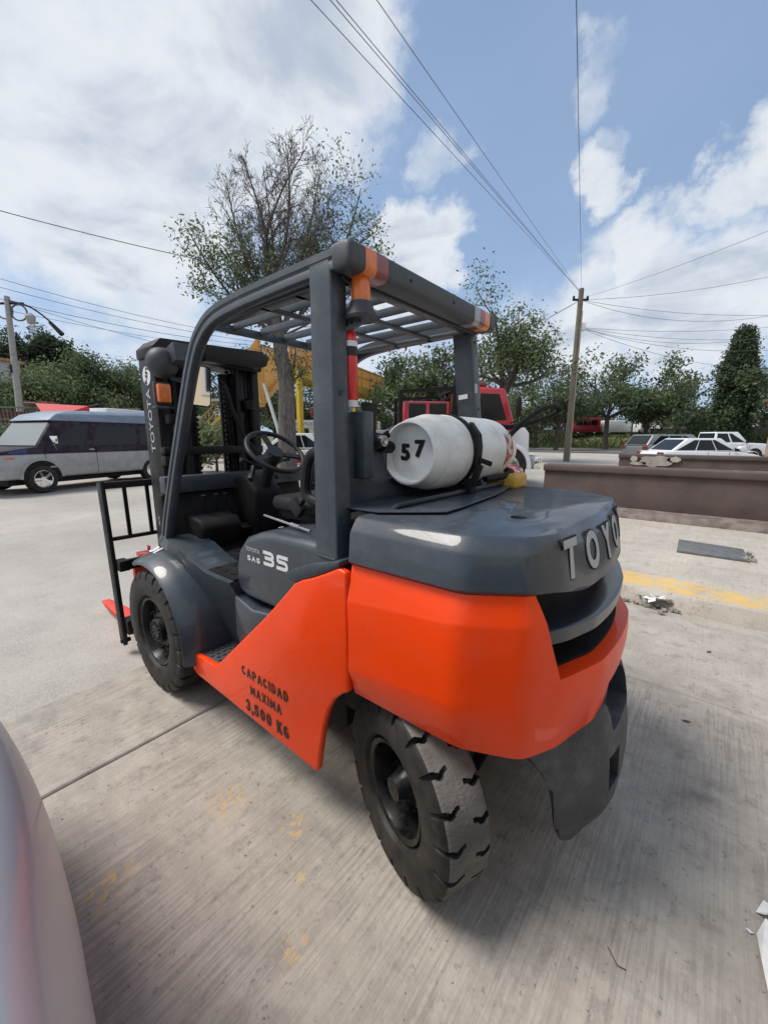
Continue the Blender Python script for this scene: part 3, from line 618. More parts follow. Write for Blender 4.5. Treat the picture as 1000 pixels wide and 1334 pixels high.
# ---- carriage, backrest, forks
mb = MB(); mb.box(.565, .60, -.56, .56, .585, .655); c1 = fl(mb, 'carriage_bar', 'black', bevel=.006)
mb = MB(); mb.box(.565, .60, -.56, .56, .20, .27); fl(mb, 'carriage_bar', 'black', bevel=.006)
for y in (-.36, -.12, .12, .36): part_box('carriage_upright', 'black', .552, .565, y-.025, y+.025, .18, .68)
for s in (1, -1):
    mb = MB(); mb.prism([(.655, 1.175), (.735, 1.165), (.70, .60), (.665, .08), (.60, .05), (.585, .085), (.615, .6)], 'y', s*.605, s*.63); fl(mb, 'backrest_post', 'black', bevel=.003)
    mb = MB(); mb.box(.55, .645, s*.58-.03, s*.58+.03, .585, .655); fl(mb, 'backrest_bracket', 'black', bevel=.004)
    mb = MB(); mb.box(.54, .64, s*.58-.03, s*.58+.03, .14, .24); mb.cyl((.62, s*.58, .08), (.62, s*.64, .08), .016, 10); fl(mb, 'backrest_bracket', 'black', bevel=.004)
mb = MB(); mb.box(.67, .70, -.605, .605, 1.125, 1.17); fl(mb, 'backrest_top_rail', 'black', bevel=.003)
mb = MB(); mb.box(.66, .685, -.605, .605, .775, .80); fl(mb, 'backrest_lower_rail', 'black', bevel=.003)
for k in range(8):
    y = .49 - k*.14; mb = MB(); mb.bar((.683, y, 1.125), (.672, y, .80), .022, .016, up=(1,0,0)); fl(mb, 'backrest_bar', 'black')
for yc in (.455, -.455):
    mb = MB(); mb.prism([(.602, .60), (.602, .05), (.64, .035), (1.45, .045), (1.58, .06), (1.58, .068), (1.2, .085), (.68, .09), (.645, .13), (.645, .60)], 'y', yc-.055, yc+.055)
    f = fl(mb, 'fork', 'forkred', bevel=.006)
    for v in f.data.vertices:
        if v.co.x > 1.3: v.co.y = yc + (v.co.y-yc)*(1-.45*(v.co.x-1.3)/.28)
    mb = MB(); mb.box(.49, .60, yc-.055, yc+.035, .66, .688); mb.cyl((.55, yc-.03, .688), (.55, yc-.03, .72), .01, 10); mb.box(.53, .57, yc-.035, yc-.025, .715, .73); fl(mb, 'fork_lock', 'red', bevel=.004)
# ---- lamps on the left mast
for s in (1,):
    mb = MB(); mb.lathe([(.195, .0), (.198, .03), (.21, .06), (.235, .084), (.275, .092), (.30, .086)], (0, s*.335, 1.90), 'x', 26); hl = fl(mb, 'headlight', 'plastic')
    mb = MB(); mb.lathe([(.299, .086), (.305, .04), (.307, .0)], (0, s*.335, 1.90), 'x', 26); mb.build('lamp_glass', 'headlamp', hl)
    mb = MB(); mb.obox((.20, s*.265, 1.945), .12, .10, .11, ry=.25); mb.bar((.26, s*.30, 1.82), (.26, s*.20, 1.80), .01, .03); fl(mb, 'lamp_bracket', 'plastic', bevel=.006)
    mb = MB(); mb.box(.215, .27, s*.355-.035, s*.355+.04, 1.665, 1.775); ts = fl(mb, 'turn_signal', 'amber', bevel=.012)
    mb = MB(); mb.box(.25, .275, s*.355-.045, s*.355+.05, 1.655, 1.785); mb.box(.23, .30, s*.355-.05, s*.355+.055, 1.63, 1.645); mb.build('signal_housing', 'plastic', ts, bevel=.005)
    mb = MB(); mb.box(.22, .29, s*.30-.045, s*.30+.045, 1.54, 1.60); mb.box(.22, .26, s*.30-.02, s*.30+.02, 1.48, 1.54); fl(mb, 'horn_box', 'matblack', bevel=.01)
mb = MB()
for k, pts in enumerate([[(.24,.30,1.83),(.20,.26,1.80),(.2,.2,1.75),(.22,.19,1.6),(.27,.2,1.5)], [(.24,.34,1.66),(.2,.3,1.62),(.2,.24,1.6),(.26,.22,1.5)], [(.22,.2,1.9),(.15,.18,1.85),(.14,.2,1.7),(.2,.22,1.55)]]): mb.tube(crom(pts, 5), .005, 6)
mb.tube(crom([(.20, -.02, 1.80), (.16, -.05, 1.62), (.15, -.12, 1.45), (.05, -.20, 1.30), (-.05, -.22, 1.18)], 6), .014, 8)
fl(mb, 'wiring_loom', 'matblack')
# amber lamp on the far hoop
mb = MB(); mb.box(-.145, -.12, -.505, -.47, 1.60, 1.67); al = fl(mb, 'side_lamp', 'redlens', bevel=.012)
# mirror
mb = MB()
def rrect(hw, hh, r, n=4):
    o = []
    for cx, cz, a0 in ((hw-r, hh-r, 0), (-hw+r, hh-r, 90), (-hw+r, -hh+r, 180), (hw-r, -hh+r, 270)):
        for k in range(n+1): a = radians(a0+90*k/n); o.append((cx+r*cos(a), cz+r*sin(a)))
    return o
rings = []
for d, g in ((.0, 0), (.006, .004), (.02, .002), (.032, -.02)): rings.append([(-d*-1, p[0]*(1+g*8), p[1]*(1+g*4)) for p in rrect(.055, .10, .02)])
mb.loft(rings, True, True); mr_ = fl(mb, 'side_mirror', 'matblack')
mb = MB(); mb.add([(-.0015, a, b) for a, b in rrect(.050, .095, .018)], [tuple(range(20))]); mb.build('mirror_glass', 'mirror', mr_, fix=False)
mr_.location = (-.31, .402, 1.715); mr_.rotation_euler = (radians(4), radians(-2.6), radians(0))
mb = MB(); mb.tube(crom([(-.25, .41, 1.66), (-.22, .44, 1.62), (-.25, .475, 1.56)], 5), .007, 8); fl(mb, 'mirror_arm', 'matblack')
# ---- dash, column, wheel
mb = MB(); mb.box(.02, .10, -.49, .49, 1.135, 1.235); fl(mb, 'dash_bar', 'guard', bevel=.01)
mb = MB(); mb.box(.06, .13, -.50, .50, .80, 1.13); mb.prism([(.06, .85), (-.04, .85), (.06, 1.1)], 'y', -.5, .5); fl(mb, 'dash_panel', 'matblack', bevel=.008)
mb = MB(); mb.prism([(.06, 1.02), (-.16, .99), (-.20, .95), (-.13, .80), (.06, .80)], 'y', .15, .40); fl(mb, 'kick_panel', 'matblack', bevel=.02, segs=3)
mb = MB(); mb.prism([(.06, 1.20), (-.10, 1.23), (-.22, 1.13), (-.16, .80), (.06, .80)], 'y', -.14, .06); fl(mb, 'column_cover', 'matblack', bevel=.03, segs=3)
mb = MB(); mb.cyl((-.10, -.04, 1.05), (-.27, -.04, 1.335), .04); mb.tube([(-.2, .0, 1.27), (-.21, .09, 1.31), (-.22, .15, 1.33)], [.008, .008, .013]); mb.tube([(-.2, -.06, 1.27), (-.22, -.14, 1.31), (-.22, -.2, 1.32)], [.008, .008, .013]); mb.bar((-.22, .07, 1.28), (-.26, .12, 1.21), .02, .04); fl(mb, 'steering_column', 'vinyl')
sw = MB(); ring = []
nrm = Vector((-.64, .05, .77)).normalized(); u = Vector((0, 1, 0)); w = nrm.cross(u); C0 = Vector((-.30, -.04, 1.372))
for k in range(40):
    a = 2*pi*k/40; c = C0 + (u*cos(a)+w*sin(a))*.178; rad = (u*cos(a)+w*sin(a))
    ring.append([c + (rad*cos(b)+nrm*sin(b))*.0145 for b in [2*pi*j/10 for j in range(10)]])
ring.append(ring[0]); sw.loft(ring, True, False)
for a in (radians(20), radians(160), radians(270)):
    sw.bar(C0 - nrm*.015, C0 + (u*cos(a)+w*sin(a))*.16 - nrm*.002, .035, .012, up=nrm)
sw.cyl(C0 - nrm*.04, C0 + nrm*.005, .06, 20, .05)
fl(sw, 'steering_wheel', 'vinyl', smooth=50)
for y in (.10, -.16, -.24):
    mb = MB(); mb.bar((-.08, y, .92), (-.16, y, .90), .06, .012); mb.bar((.02, y, 1.02), (-.1, y, .91), .012, .012); fl(mb, 'pedal', 'matblack', bevel=.003)
mb = MB()
for k, y in enumerate((.30, .22, .16)): mb.tube([(-.02, y, 1.0), (-.05, y+.01, 1.09), (-.055, y+.012, 1.12)], [.008, .007, .014], 8)
fl(mb, 'control_lever', 'vinyl')
mb = MB()
for k in range(4): mb.tube([(-.30, -.30-k*.045, .98), (-.33, -.30-k*.045, 1.12), (-.335, -.30-k*.045, 1.16)], [.006, .006, .015], 8)
fl(mb, 'hydraulic_lever', 'vinyl')
part_box('lever_console', 'vinyl', -.55, -.22, -.50, -.28, .80, .99, bev=.02)
part_box('document_tray', 'plastic', -.80, -.52, -.44, -.26, 1.04, 1.06); part_box('tray_paper', 'white', -.68, -.54, -.42, -.28, 1.061, 1.068, bev=.001)
# ---- seat
mb = MB(); mb.box(-1.08, -.62, -.24, .24, 1.085, 1.165); s0 = fl(mb, 'seat_cushion', 'vinyl', bevel=.035, segs=4, smooth=60)
mb = MB(); mb.box(-1.05, -.66, -.20, .20, 1.05, 1.09); mb.build('seat_rail', 'matblack', s0)
mb = MB(); mb.prism([(-.96, 1.12), (-1.06, 1.11), (-1.16, 1.40), (-1.14, 1.47), (-1.08, 1.46), (-1.02, 1.25)], 'y', -.23, .23); sb = fl(mb, 'seat_back', 'vinyl', bevel=.03, segs=4, smooth=60)
mb = MB(); mb.tube(crom([(-1.06, .255, 1.16), (-.955, .265, 1.19), (-.945, .265, 1.28), (-.985, .262, 1.38), (-1.09, .255, 1.39), (-1.14, .25, 1.33)], 6), .024, 10); fl(mb, 'hip_restraint', 'vinyl')
mb = MB(); mb.obox((-.885, .275, 1.135), .09, .035, .06, ry=-.7); mb.bar((-.91, .27, 1.15), (-.96, .27, 1.2), .03, .015); fl(mb, 'belt_buckle', 'vinyl', bevel=.008)
# ---- tank cradle
mb = MB(); mb.box(-1.405, -1.30, .242, .25, 1.22, 1.46)
cr_ = fl(mb, 'cradle_end_plate', 'guard', bevel=.003)
mb = MB(); mb.prism([(-1.37, 1.30), (-1.37, 1.205), (-1.54, 1.19), (-1.60, 1.235), (-1.60, 1.25), (-1.54, 1.207), (-1.39, 1.222), (-1.385, 1.30)], 'y', -.42, .43); fl(mb, 'cradle_pan', 'guard', bevel=.003)
mb = MB(); mb.prism([(.45, 1.225), (.445, 1.45), (.27, 1.45), (.245, 1.29), (.22, 1.275), (.145, 1.262), (.13, 1.215)], 'x', -1.404, -1.394); fl(mb, 'cradle_plate', 'guard', bevel=.003)
mb = MB(); mb.prism([(.40, 1.41), (.40, 1.475), (.34, 1.478), (.28, 1.47), (.25, 1.485), (.235, 1.46), (.27, 1.445), (.28, 1.42)], 'x', -1.418, -1.406); fl(mb, 'latch_arm', 'matblack', bevel=.003)
mb = MB(); mb.lathe([(-1.46, .0), (-1.46, .020), (-1.43, .022), (-1.39, .022)], (0, .325, 1.445), 'x', 18); mb.lathe([(-1.46, .0), (-1.465, .012), (-1.458, .012)], (0, .325, 1.445), 'x', 12); fl(mb, 'latch_pin', 'steel')
mb = MB(); mb.cyl((-1.42, .30, 1.43), (-1.40, .22, 1.42), .024, 12); mb.cyl((-1.42, .40, 1.42), (-1.42, .27, 1.43), .012, 12); fl(mb, 'pivot_tube', 'matblack')
mb = MB(); mb.prism([(-1.36, 1.232), (-1.40, 1.236), (-1.80, 1.232), (-1.80, 1.226), (-1.36, 1.226)], 'y', -.44, .40); 
mb = MB(); vs = [(-1.58, .50), (-1.42, .505), (-1.36, .3), (-1.36, -.5), (-1.62, -.5), (-1.70, -.1), (-1.735, .25), (-1.74, .36), (-1.70, .40)]
mb.prism(vs, 'z', 1.2235, 1.2275); fl(mb, 'cover_plate', 'grey', bevel=.0015)
# strap: band round the tank (tank itself is a thing of its own)
TX, TZ, TR = -1.475, 1.398, .150
mb = MB(); rings = []
for k in range(41):
    a = 2*pi*k/40; r = TR+.004
    rings.append([(TX+r*cos(a), -.069, TZ+r*sin(a)), (TX+(r+.004)*cos(a), -.069, TZ+(r+.004)*sin(a)), (TX+(r+.004)*cos(a), -.036, TZ+(r+.004)*sin(a)), (TX+r*cos(a), -.036, TZ+r*sin(a))])
mb.loft(rings, True, False); fl(mb, 'tank_strap', 'matblack')
mb = MB(); a0 = radians(172)
mb.prism([(TX-.125, 1.52), (TX-.165, 1.47), (TX-.172, 1.42), (TX-.168, 1.35), (TX-.158, 1.33), (TX-.158, 1.42), (TX-.13, 1.50)], 'y', -.076, -.030)
mb.obox((TX-.155, -.052, 1.30), .02, .04, .10, ry=-.35); mb.bar((TX-.17, -.045, 1.37), (TX-.20, -.10, 1.35), .012, .02); mb.box(TX-.15, TX-.11, -.08, -.03, 1.22, 1.29); fl(mb, 'strap_buckle', 'matblack', bevel=.004)
# gas hose and regulator bracket
mb = MB(); mb.tube(crom([(-1.55, -.47, 1.42), (-1.60, -.53, 1.50), (-1.66, -.64, 1.585), (-1.70, -.74, 1.615), (-1.72, -.80, 1.60), (-1.66, -.74, 1.555), (-1.56, -.58, 1.51), (-1.48, -.46, 1.52), (-1.36, -.40, 1.50), (-1.30, -.38, 1.3)], 7), .013, 10); fl(mb, 'gas_hose', 'matblack')
mb = MB(); mb.box(-1.66, -1.50, -.57, -.42, 1.21, 1.285); fl(mb, 'regulator_bracket', 'yellow', bevel=.02, segs=3)
mb = MB(); mb.tube(crom([(-1.58, -.25, 1.27), (-1.60, -.40, 1.275), (-1.60, -.50, 1.29), (-1.56, -.54, 1.29)], 5), [.014]*15+[.02], 10); fl(mb, 'hose_clamp', 'matblack')

# ---- wheels
TYN, TYS = 800, .006
def tyre_mesh(R, Wd, rim, nl, gl, gd, hook, M_tr='rubber'):
    Nn = TYN
    h = Wd/2
    prof = [(h-.03, rim), (h-.008, rim+.012), (h-.001, rim+.035), (h, (rim+R)/2-.01), (h-.001, R-.058), (h-.004, R-.05), (h-.004, R-.035), (h-.008, R-.015), (h-.018, R-.004)]
    inner = [h-.026-TYS*k for k in range(24)]
    inner = [a for a in inner if a > .0]
    P = prof + [(a, R-.001+.0*a) for a in inner] + [(0, R)]
    P = P + [(-a, r) for a, r in P[::-1][1:]]
    mb = MB(); rings = []
    per = 2*pi/nl
    for k in range(Nn):
        th = 2*pi*k/Nn; ring = []
        for a, r in P:
            side = 1 if a >= 0 else -1; t = h-abs(a)
            off = 0 if side > 0 else per/2
            ph = ((th + off - hook*math.exp(-((t-.62*gl)/(.20*gl))**2) + .25*hook*min(1, t/gl))/per) % 1
            d = min(ph, 1-ph)*per*R
            wg = .0085 if t < gl*.75 else .0060
            da = dr = 0
            if r > R-.048 and t < gl and d < wg:
                dpt = gd*(1 if t < gl*.75 else (1-(t-gl*.75)/(gl*.25))*.8+.2)
                if t < .012: da = -.010*side*(0.3+.7*min(1, (r-(R-.048))/.03)); dr = -dpt*.25
                else: dr = -dpt
            ring.append(((r+dr)*cos(th), a+da, (r+dr)*sin(th)))
        rings.append(ring)
    K = len(P); vs = [p for r in rings for p in r]; fs = []; ms = []
    for i in range(Nn):
        j = (i+1) % Nn
        for q in range(K-1):
            fs.append((i*K+q, i*K+q+1, j*K+q+1, j*K+q)); tr = 7 <= q < K-8; ms.append(tr)
    mb.add(vs, fs); mb.m = []
    for i in range(Nn):
        j = (i+1) % Nn
        for q in range(K-1):
            c = [sqrt(vs[x][0]**2+vs[x][2]**2) for x in (i*K+q, i*K+q+1, j*K+q, j*K+q+1)]
            mb.m.append(1 if (8 <= q < K-9 and min(c) > R-.006) else 0)
    return mb.mesh('tyre', ['rubber', M_tr], smooth=32)
def wheel(name, R, Wd, rim, nl, gl, gd, hook, mt, front):
    e = empty(name); e.parent = FL
    t = bpy.data.objects.new('tyre', tyre_mesh(R, Wd, rim, nl, gl, gd, hook, M_tr=mt)); COL.objects.link(t); t.parent = e
    h = Wd/2
    if front:
        pr = [(h-.028, rim), (h-.020, rim-.006), (h-.022, rim-.02), (h-.05, rim-.03), (h-.075, rim-.035), (h-.08, rim-.07), (h-.06, rim-.085), (h-.055, .075), (h-.03, .07), (h-.022, .062), (h-.02, .03), (h-.03, .0)]
    else:
        pr = [(h-.028, rim), (h-.018, rim-.006), (h-.024, rim-.022), (h-.034, rim-.026), (h-.065, rim-.032), (h-.11, rim-.042), (h-.115, .09), (h-.10, .075), (h-.05, .046), (h-.04, .042), (h-.02, .036), (h-.018, .0)]
    mb = MB(); mb.lathe([(-h+.03, rim), (-h+.04, rim-.03), (h-.12, rim-.03)], (0,0,0), 'y', 48); mb.lathe(pr, (0,0,0), 'y', 56)
    rm = mb.build('rim', 'rimblack', e, smooth=30)
    nb = 8 if front else 6; rb = .115 if front else .088; yb = h-.068 if front else h-.108
    bolt = MB(); bolt.lathe([(0, .013), (.018, .012), (.02, .006), (.03, .006), (.03, 0)], (0,0,0), 'y', 6); bme = bolt.mesh('wheel_nut', 'black', smooth=0)
    for k in range(nb):
        a = 2*pi*k/nb; o = bpy.data.objects.new('wheel_nut', bme); COL.objects.link(o); o.parent = e; o.location = (rb*cos(a), yb, rb*sin(a))
    if front:
        b2 = MB()
        for k in range(14): a = 2*pi*k/14; b2.lathe([(0, .008), (.01, .008), (.01, 0)], (.05*cos(a), h-.026, .05*sin(a)), 'y', 6)
        b2.build('hub_bolts', 'black', e, smooth=0)
    return e
def wcopy(e, loc, rz):
    c = copy_tree(e, FL); c.location = loc; c.rotation_euler = (0, 0, rz); return c
fw_ = wheel('front_wheel', .358, .225, .205, 24, .090, .022, .02, 'rubber', True); fw_.location = (0, .540, .358)
wcopy(fw_, (0, -.540, .358), pi)
TYN, TYS = 1150, .0045
rw_ = wheel('rear_wheel', .302, .185, .165, 19, .072, .022, .040, 'tread', False); rw_.location = (-1.70, .475, .302); rw_.rotation_euler = (0, 0, radians(-20.5))
wcopy(rw_, (-1.70, -.475, .302), pi + radians(-20.5))

# ================================================================== things carried by the forklift
tank = empty('gas_cylinder', (TX, -.13, TZ), label='white propane cylinder numbered 57 strapped across the back of the forklift', cat='gas cylinder')
prof = [(-.42, .0), (-.415, .05), (-.39, .10), (-.355, .132), (-.31, .147), (-.27, .15), (0, .151), (.215, .150), (.245, .143), (.262, .136), (.27, .120), (.268, .0)]
mb = MB(); mb.lathe([(a, r) for a, r in prof], (0,0,0), 'y', 64)
body = mb.build('cylinder_body', 'white', tank, smooth=45)
mb = MB(); mb.lathe([(.262, .137), (.292, .134), (.325, .122), (.335, .121), (.337, .115), (.330, .112), (.318, .110), (.302, .106), (.300, .0)], (0,0,0), 'y', 64)
base = mb.build('foot_ring', 'white', tank, smooth=40)
put_text('digit', '5', .085, (.035, .3022, .0), (-1,0,0), (0,0,1), 'ink', base, bold=.005)
put_text('digit', '7', .085, (-.03, .3022, .015), (-1,0,0), (0,0,1), 'ink', base, bold=.005)
mb = MB(); mb.lathe([(-.002, .1505), (.0, .1525), (.006, .1525), (.008, .1505)], (0,.10,0), 'y', 64); mb.build('weld_seam', 'white', tank, smooth=30)
mb = MB(); mb.lathe([(-.40, .10), (-.46, .11), (-.465, .105), (-.41, .095)], (0,0,0), 'y', 40); mb.build('valve_collar', 'white', tank, smooth=40)
mb = MB(); mb.cyl((0,-.41,0), (0,-.46,0), .022); mb.cyl((0,-.44,0), (-.06,-.45,.02), .013); mb.cyl((-.06,-.45,.02), (-.08,-.45,.06), .016); mb.build('valve', 'brass', tank)
mb = MB(); rings = []
for k in range(9):
    a = radians(150+k*7); rings.append([(.1525*cos(a), -.24, .1525*sin(a)), (.1525*cos(a), -.31, (.1505)*sin(a))])
mb.loft(rings, False, False); mb.build('warning_label', mat('hazard_label', (.55,.5,.4), .5, var=1, vscale=28, col2=(.35,.04,.03), vlo=.48, vhi=.52, detail=2), tank)
ext = empty('fire_extinguisher', (-1.385, .418, 1.56), label='slim red fire extinguisher strapped behind the left rear pillar of the forklift', cat='fire extinguisher')
mb = MB(); mb.lathe([(0, .0), (0, .022), (.008, .025), (.215, .025), (.24, .019), (.25, .011), (.262, .011)], (0,0,0), 'z', 28); eb = mb.build('extinguisher_body', 'red', ext)
for z0, z1, m_ in ((.0, .022, 'decal'), (.195, .212, 'decal'), (.165, .195, 'ink')):
    mb = MB(); mb.lathe([(z0, .0252), (z0, .0257), (z1, .0257), (z1, .0252)], (0,0,0), 'z', 28); mb.build('band', m_, ext)
mb = MB(); mb.lathe([(.26, .013), (.285, .016), (.29, .0)], (0,0,0), 'z', 14); mb.bar((-.005, 0, .285), (-.05, 0, .30), .012, .012); mb.build('extinguisher_valve', 'plastic', ext)
mb = MB(); mb.tube([(.0, .0, .27), (.01, .03, .27), (.012, .036, .2), (.01, .034, .05)], .005, 8); mb.build('extinguisher_hose', 'matblack', ext)
# ================================================================== GROUND
def ramp_node(t, fac, stops):
    r = t.nodes.new('ShaderNodeValToRGB'); t.links.new(fac, r.inputs[0])
    el = r.color_ramp.elements
    while len(el) > 1: el.remove(el[-1])
    el[0].position = stops[0][0]; el[0].color = (*stops[0][1], 1)
    for p, c in stops[1:]: e = el.new(p); e.color = (*c, 1)
    return r.outputs[0]
class NT:
    def __init__(s, name):
        s.m = bpy.data.materials.new(name); s.m.use_nodes = True; s.t = s.m.node_tree; s.b = s.t.nodes['Principled BSDF']
        s.co = s.t.nodes.new('ShaderNodeTexCoord').outputs['Object']
    def n(s, ty, **k):
        x = s.t.nodes.new(ty)
        for a, b in k.items(): setattr(x, a, b)
        return x
    def l(s, a, b): s.t.links.new(a, b)
    def map(s, sc, loc=(0,0,0), rot=(0,0,0)):
        m = s.n('ShaderNodeMapping'); s.l(s.co, m.inputs[0]); m.inputs['Scale'].default_value = sc; m.inputs['Location'].default_value = loc; m.inputs['Rotation'].default_value = rot; return m.outputs[0]
    def noise(s, v, sc, det=5, ro=.6, lo=None, hi=None, dist=0):
        x = s.n('ShaderNodeTexNoise'); s.l(v, x.inputs['Vector']); x.inputs['Scale'].default_value = sc; x.inputs['Detail'].default_value = det; x.inputs['Roughness'].default_value = ro; x.inputs['Distortion'].default_value = dist
        return x.outputs[0] if lo is None else s.rng(x.outputs[0], lo, hi)
    def rng(s, v, lo, hi, a=0, b=1, smooth=False):
        r = s.n('ShaderNodeMapRange'); s.l(v, r.inputs[0]); r.inputs[1].default_value = lo; r.inputs[2].default_value = hi; r.inputs[3].default_value = a; r.inputs[4].default_value = b
        if smooth: r.interpolation_type = 'SMOOTHSTEP'
        return r.outputs[0]
    def mth(s, op, a, b=None):
        x = s.n('ShaderNodeMath', operation=op)
        for i, v in enumerate((a, b)):
            if v is None: continue
            if isinstance(v, (int, float)): x.inputs[i].default_value = v
            else: s.l(v, x.inputs[i])
        return x.outputs[0]
    def mix(s, f, a, b, bt='MIX'):
        x = s.n('ShaderNodeMix', data_type='RGBA', blend_type=bt)
        for i, v in ((0, f), (6, a), (7, b)):
            if isinstance(v, (int, float)): x.inputs[i].default_value = v
            elif isinstance(v, tuple): x.inputs[i].default_value = (*v, 1)
            else: s.l(v, x.inputs[i])
        return x.outputs[2]
    def bump(s, h, st, dist=.01, prev=None):
        x = s.n('ShaderNodeBump'); x.inputs['Strength'].default_value = st; x.inputs['Distance'].default_value = dist; s.l(h, x.inputs['Height'])
        if prev is not None: s.l(prev, x.inputs['Normal'])
        return x.outputs[0]
def concrete(name, base=(.475,.43,.37), dark=(.265,.24,.205), broom=1.0, flakes=True, yband=None, stain=1.0):
    k = NT(name)
    v = k.map((1,1,1))
    big = k.noise(v, .9, 6, .6, .35, .68); mid = k.noise(k.map((1.0,1.6,1)), 3.2, 7, .68, .40, .66); fine = k.noise(v, 90, 3, .6, .3, .7)
    vb = k.map((1,.035,1))
    lines = k.noise(vb, 85, 3, .65); l2 = k.noise(vb, 34, 2, .6)
    wear = k.noise(k.map((1,.6,1)), 2.2, 6, .7, .42, .60)      # where the broom marks survive
    c = k.mix(big, base, tuple(b*.84 for b in base))
    c = k.mix(k.mth('MULTIPLY', mid, .75*stain), c, dark)
    spots = k.noise(k.map((1,.7,1)), 11, 7, .75, .53, .66)
    c = k.mix(k.mth('MULTIPLY', spots, .62*stain), c, (.19,.172,.155)); pits = k.noise(k.map((1,.75,1)), 38, 5, .7, .60, .68); c = k.mix(k.mth('MULTIPLY', pits, .7), c, (.11,.10,.09))
    pale = k.noise(k.map((1,.4,1), (3,1,0)), 4.5, 6, .7, .56, .72); c = k.mix(k.mth('MULTIPLY', pale, .4), c, (.53,.50,.46))
    lm = k.rng(lines, .47, .57); amt = k.mth('MULTIPLY', k.mth('MULTIPLY', lm, k.rng(wear, 0, 1, .3, 1)), .42*broom); c = k.mix(amt, c, (.17,.155,.14))
    c = k.mix(k.mth('MULTIPLY', fine, .16), c, (.22,.205,.185))
    # tyre scuffs: long faint arcs
    sc = k.noise(k.map((.25,2.2,1), rot=(0,0,.35)), 3.0, 4, .6, .60, .70); c = k.mix(k.mth('MULTIPLY', sc, .28*stain), c, (.18,.165,.155))
    if flakes:
        for (x, y, r) in ((-1.30,.67,.07), (-1.45,.77,.035), (-1.0,1.20,.10), (-1.6,.9,.05), (-1.0,.78,.10)):
            d = k.n('ShaderNodeVectorMath', operation='DISTANCE'); k.l(k.co, d.inputs[0]); d.inputs[1].default_value = (x, y, 0)
            f = k.mth('MULTIPLY', k.rng(d.outputs['Value'], r, r*.3), k.noise(k.map((1,.5,1)), 42, 4, .7, .50, .60)); c = k.mix(k.mth('MULTIPLY', f, .75), c, (.62,.40,.10))
    if yband:
        sp = k.n('ShaderNodeSeparateXYZ'); k.l(k.co, sp.inputs[0]); y = k.mth('ADD', sp.outputs[1], k.mth('MULTIPLY', k.noise(k.map((1,1,1)), 6, 3), .06))
        b = k.mth('MULTIPLY', k.rng(y, yband[0], yband[0]+.03), k.rng(y, yband[1]+.03, yband[1]))
        b = k.mth('MULTIPLY', b, k.noise(k.map((1,1.3,1)), 5.0, 9, .82, .43, .56)); c = k.mix(k.mth('MULTIPLY', b, .85), c, (.66,.42,.10))
    vo = k.n('ShaderNodeTexVoronoi', feature='DISTANCE_TO_EDGE'); wv_ = k.n('ShaderNodeVectorMath', operation='ADD'); k.l(k.map((1,1,1)), wv_.inputs[0]); nz_ = k.n('ShaderNodeTexNoise'); k.l(v, nz_.inputs['Vector']); nz_.inputs['Scale'].default_value = 5; nz_.inputs['Detail'].default_value = 6; sc_ = k.n('ShaderNodeVectorMath', operation='SCALE'); k.l(nz_.outputs['Color'], sc_.inputs[0]); sc_.inputs['Scale'].default_value = .35; k.l(sc_.outputs[0], wv_.inputs[1]); k.l(wv_.outputs[0], vo.inputs['Vector']); vo.inputs['Scale'].default_value = .55
    ck = k.mth('MULTIPLY', k.rng(vo.outputs['Distance'], .0045, .001), k.noise(v, 1.2, 3, .6, .50, .60)); c = k.mix(k.mth('MULTIPLY', ck, .12), c, (.16,.15,.13))
    oil = k.noise(k.map((1,1,1), (7,3,0)), 2.6, 6, .65, .58, .74); c = k.mix(k.mth('MULTIPLY', oil, .45*stain), c, (.12,.11,.10))
    k.l(c, k.b.inputs['Base Color']); k.b.inputs['Roughness'].default_value = .88; k.b.inputs['Specular IOR Level'].default_value = .3
    h = k.mth('ADD', k.mth('MULTIPLY', lines, 1.0), k.mth('MULTIPLY', l2, .5)); h = k.mth('MULTIPLY', h, k.rng(wear, 0, 1, .25, 1))
    nb = k.bump(h, .55*broom, .006); nb = k.bump(k.noise(v, 55, 5, .7), .35, .006, nb); k.l(nb, k.b.inputs['Normal'])
    return k.m
MC = concrete('broomed_concrete'); MC2 = concrete('smooth_concrete', (.46,.42,.36), (.31,.28,.24), .35, False); MSW = concrete('sidewalk_concrete', (.52,.475,.41), (.37,.335,.29), .5, False, (-3.12,-2.72), .6)
def asphalt(name, base, dark, sc=70, patch=.5):
    k = NT(name); v = k.map((1,1,1)); c = k.mix(k.noise(v, .35, 6, .6, .35, .65), base, dark); c = k.mix(k.mth('MULTIPLY', k.noise(v, 3, 6, .7, .45, .65), patch), c, tuple(d*.8 for d in dark))
    c = k.mix(k.mth('MULTIPLY', k.noise(v, sc, 3, .6, .35, .65), .35), c, tuple(min(1, b*1.35) for b in base)); k.l(c, k.b.inputs['Base Color']); k.b.inputs['Roughness'].default_value = .92; k.b.inputs['Specular IOR Level'].default_value = .25
    k.l(k.bump(k.noise(v, sc, 5, .7), .5, .01), k.b.inputs['Normal']); return k.m
M_LOT = asphalt('dusty_lot', (.41,.385,.35), (.29,.27,.245), 60, .35); M_ROAD = asphalt('asphalt', (.19,.185,.18), (.13,.128,.125), 40, .3); M_EARTH = asphalt('bare_earth', (.22,.19,.15), (.14,.12,.09), 20)
M_GRASSB = asphalt('verge_soil', (.14,.17,.07), (.09,.11,.05), 8)
def slab(name, x0, x1, y0, y1, z0, z1, m, kind='structure', parent=None, nx=1, ny=1, bev=.006):
    mb = MB(); mb.box(x0, x1, y0, y1, z0, z1); o = mb.build(name, m, parent, bevel=bev, segs=1, smooth=0)
    if kind and not parent: tag(o, kind=kind)
    return o
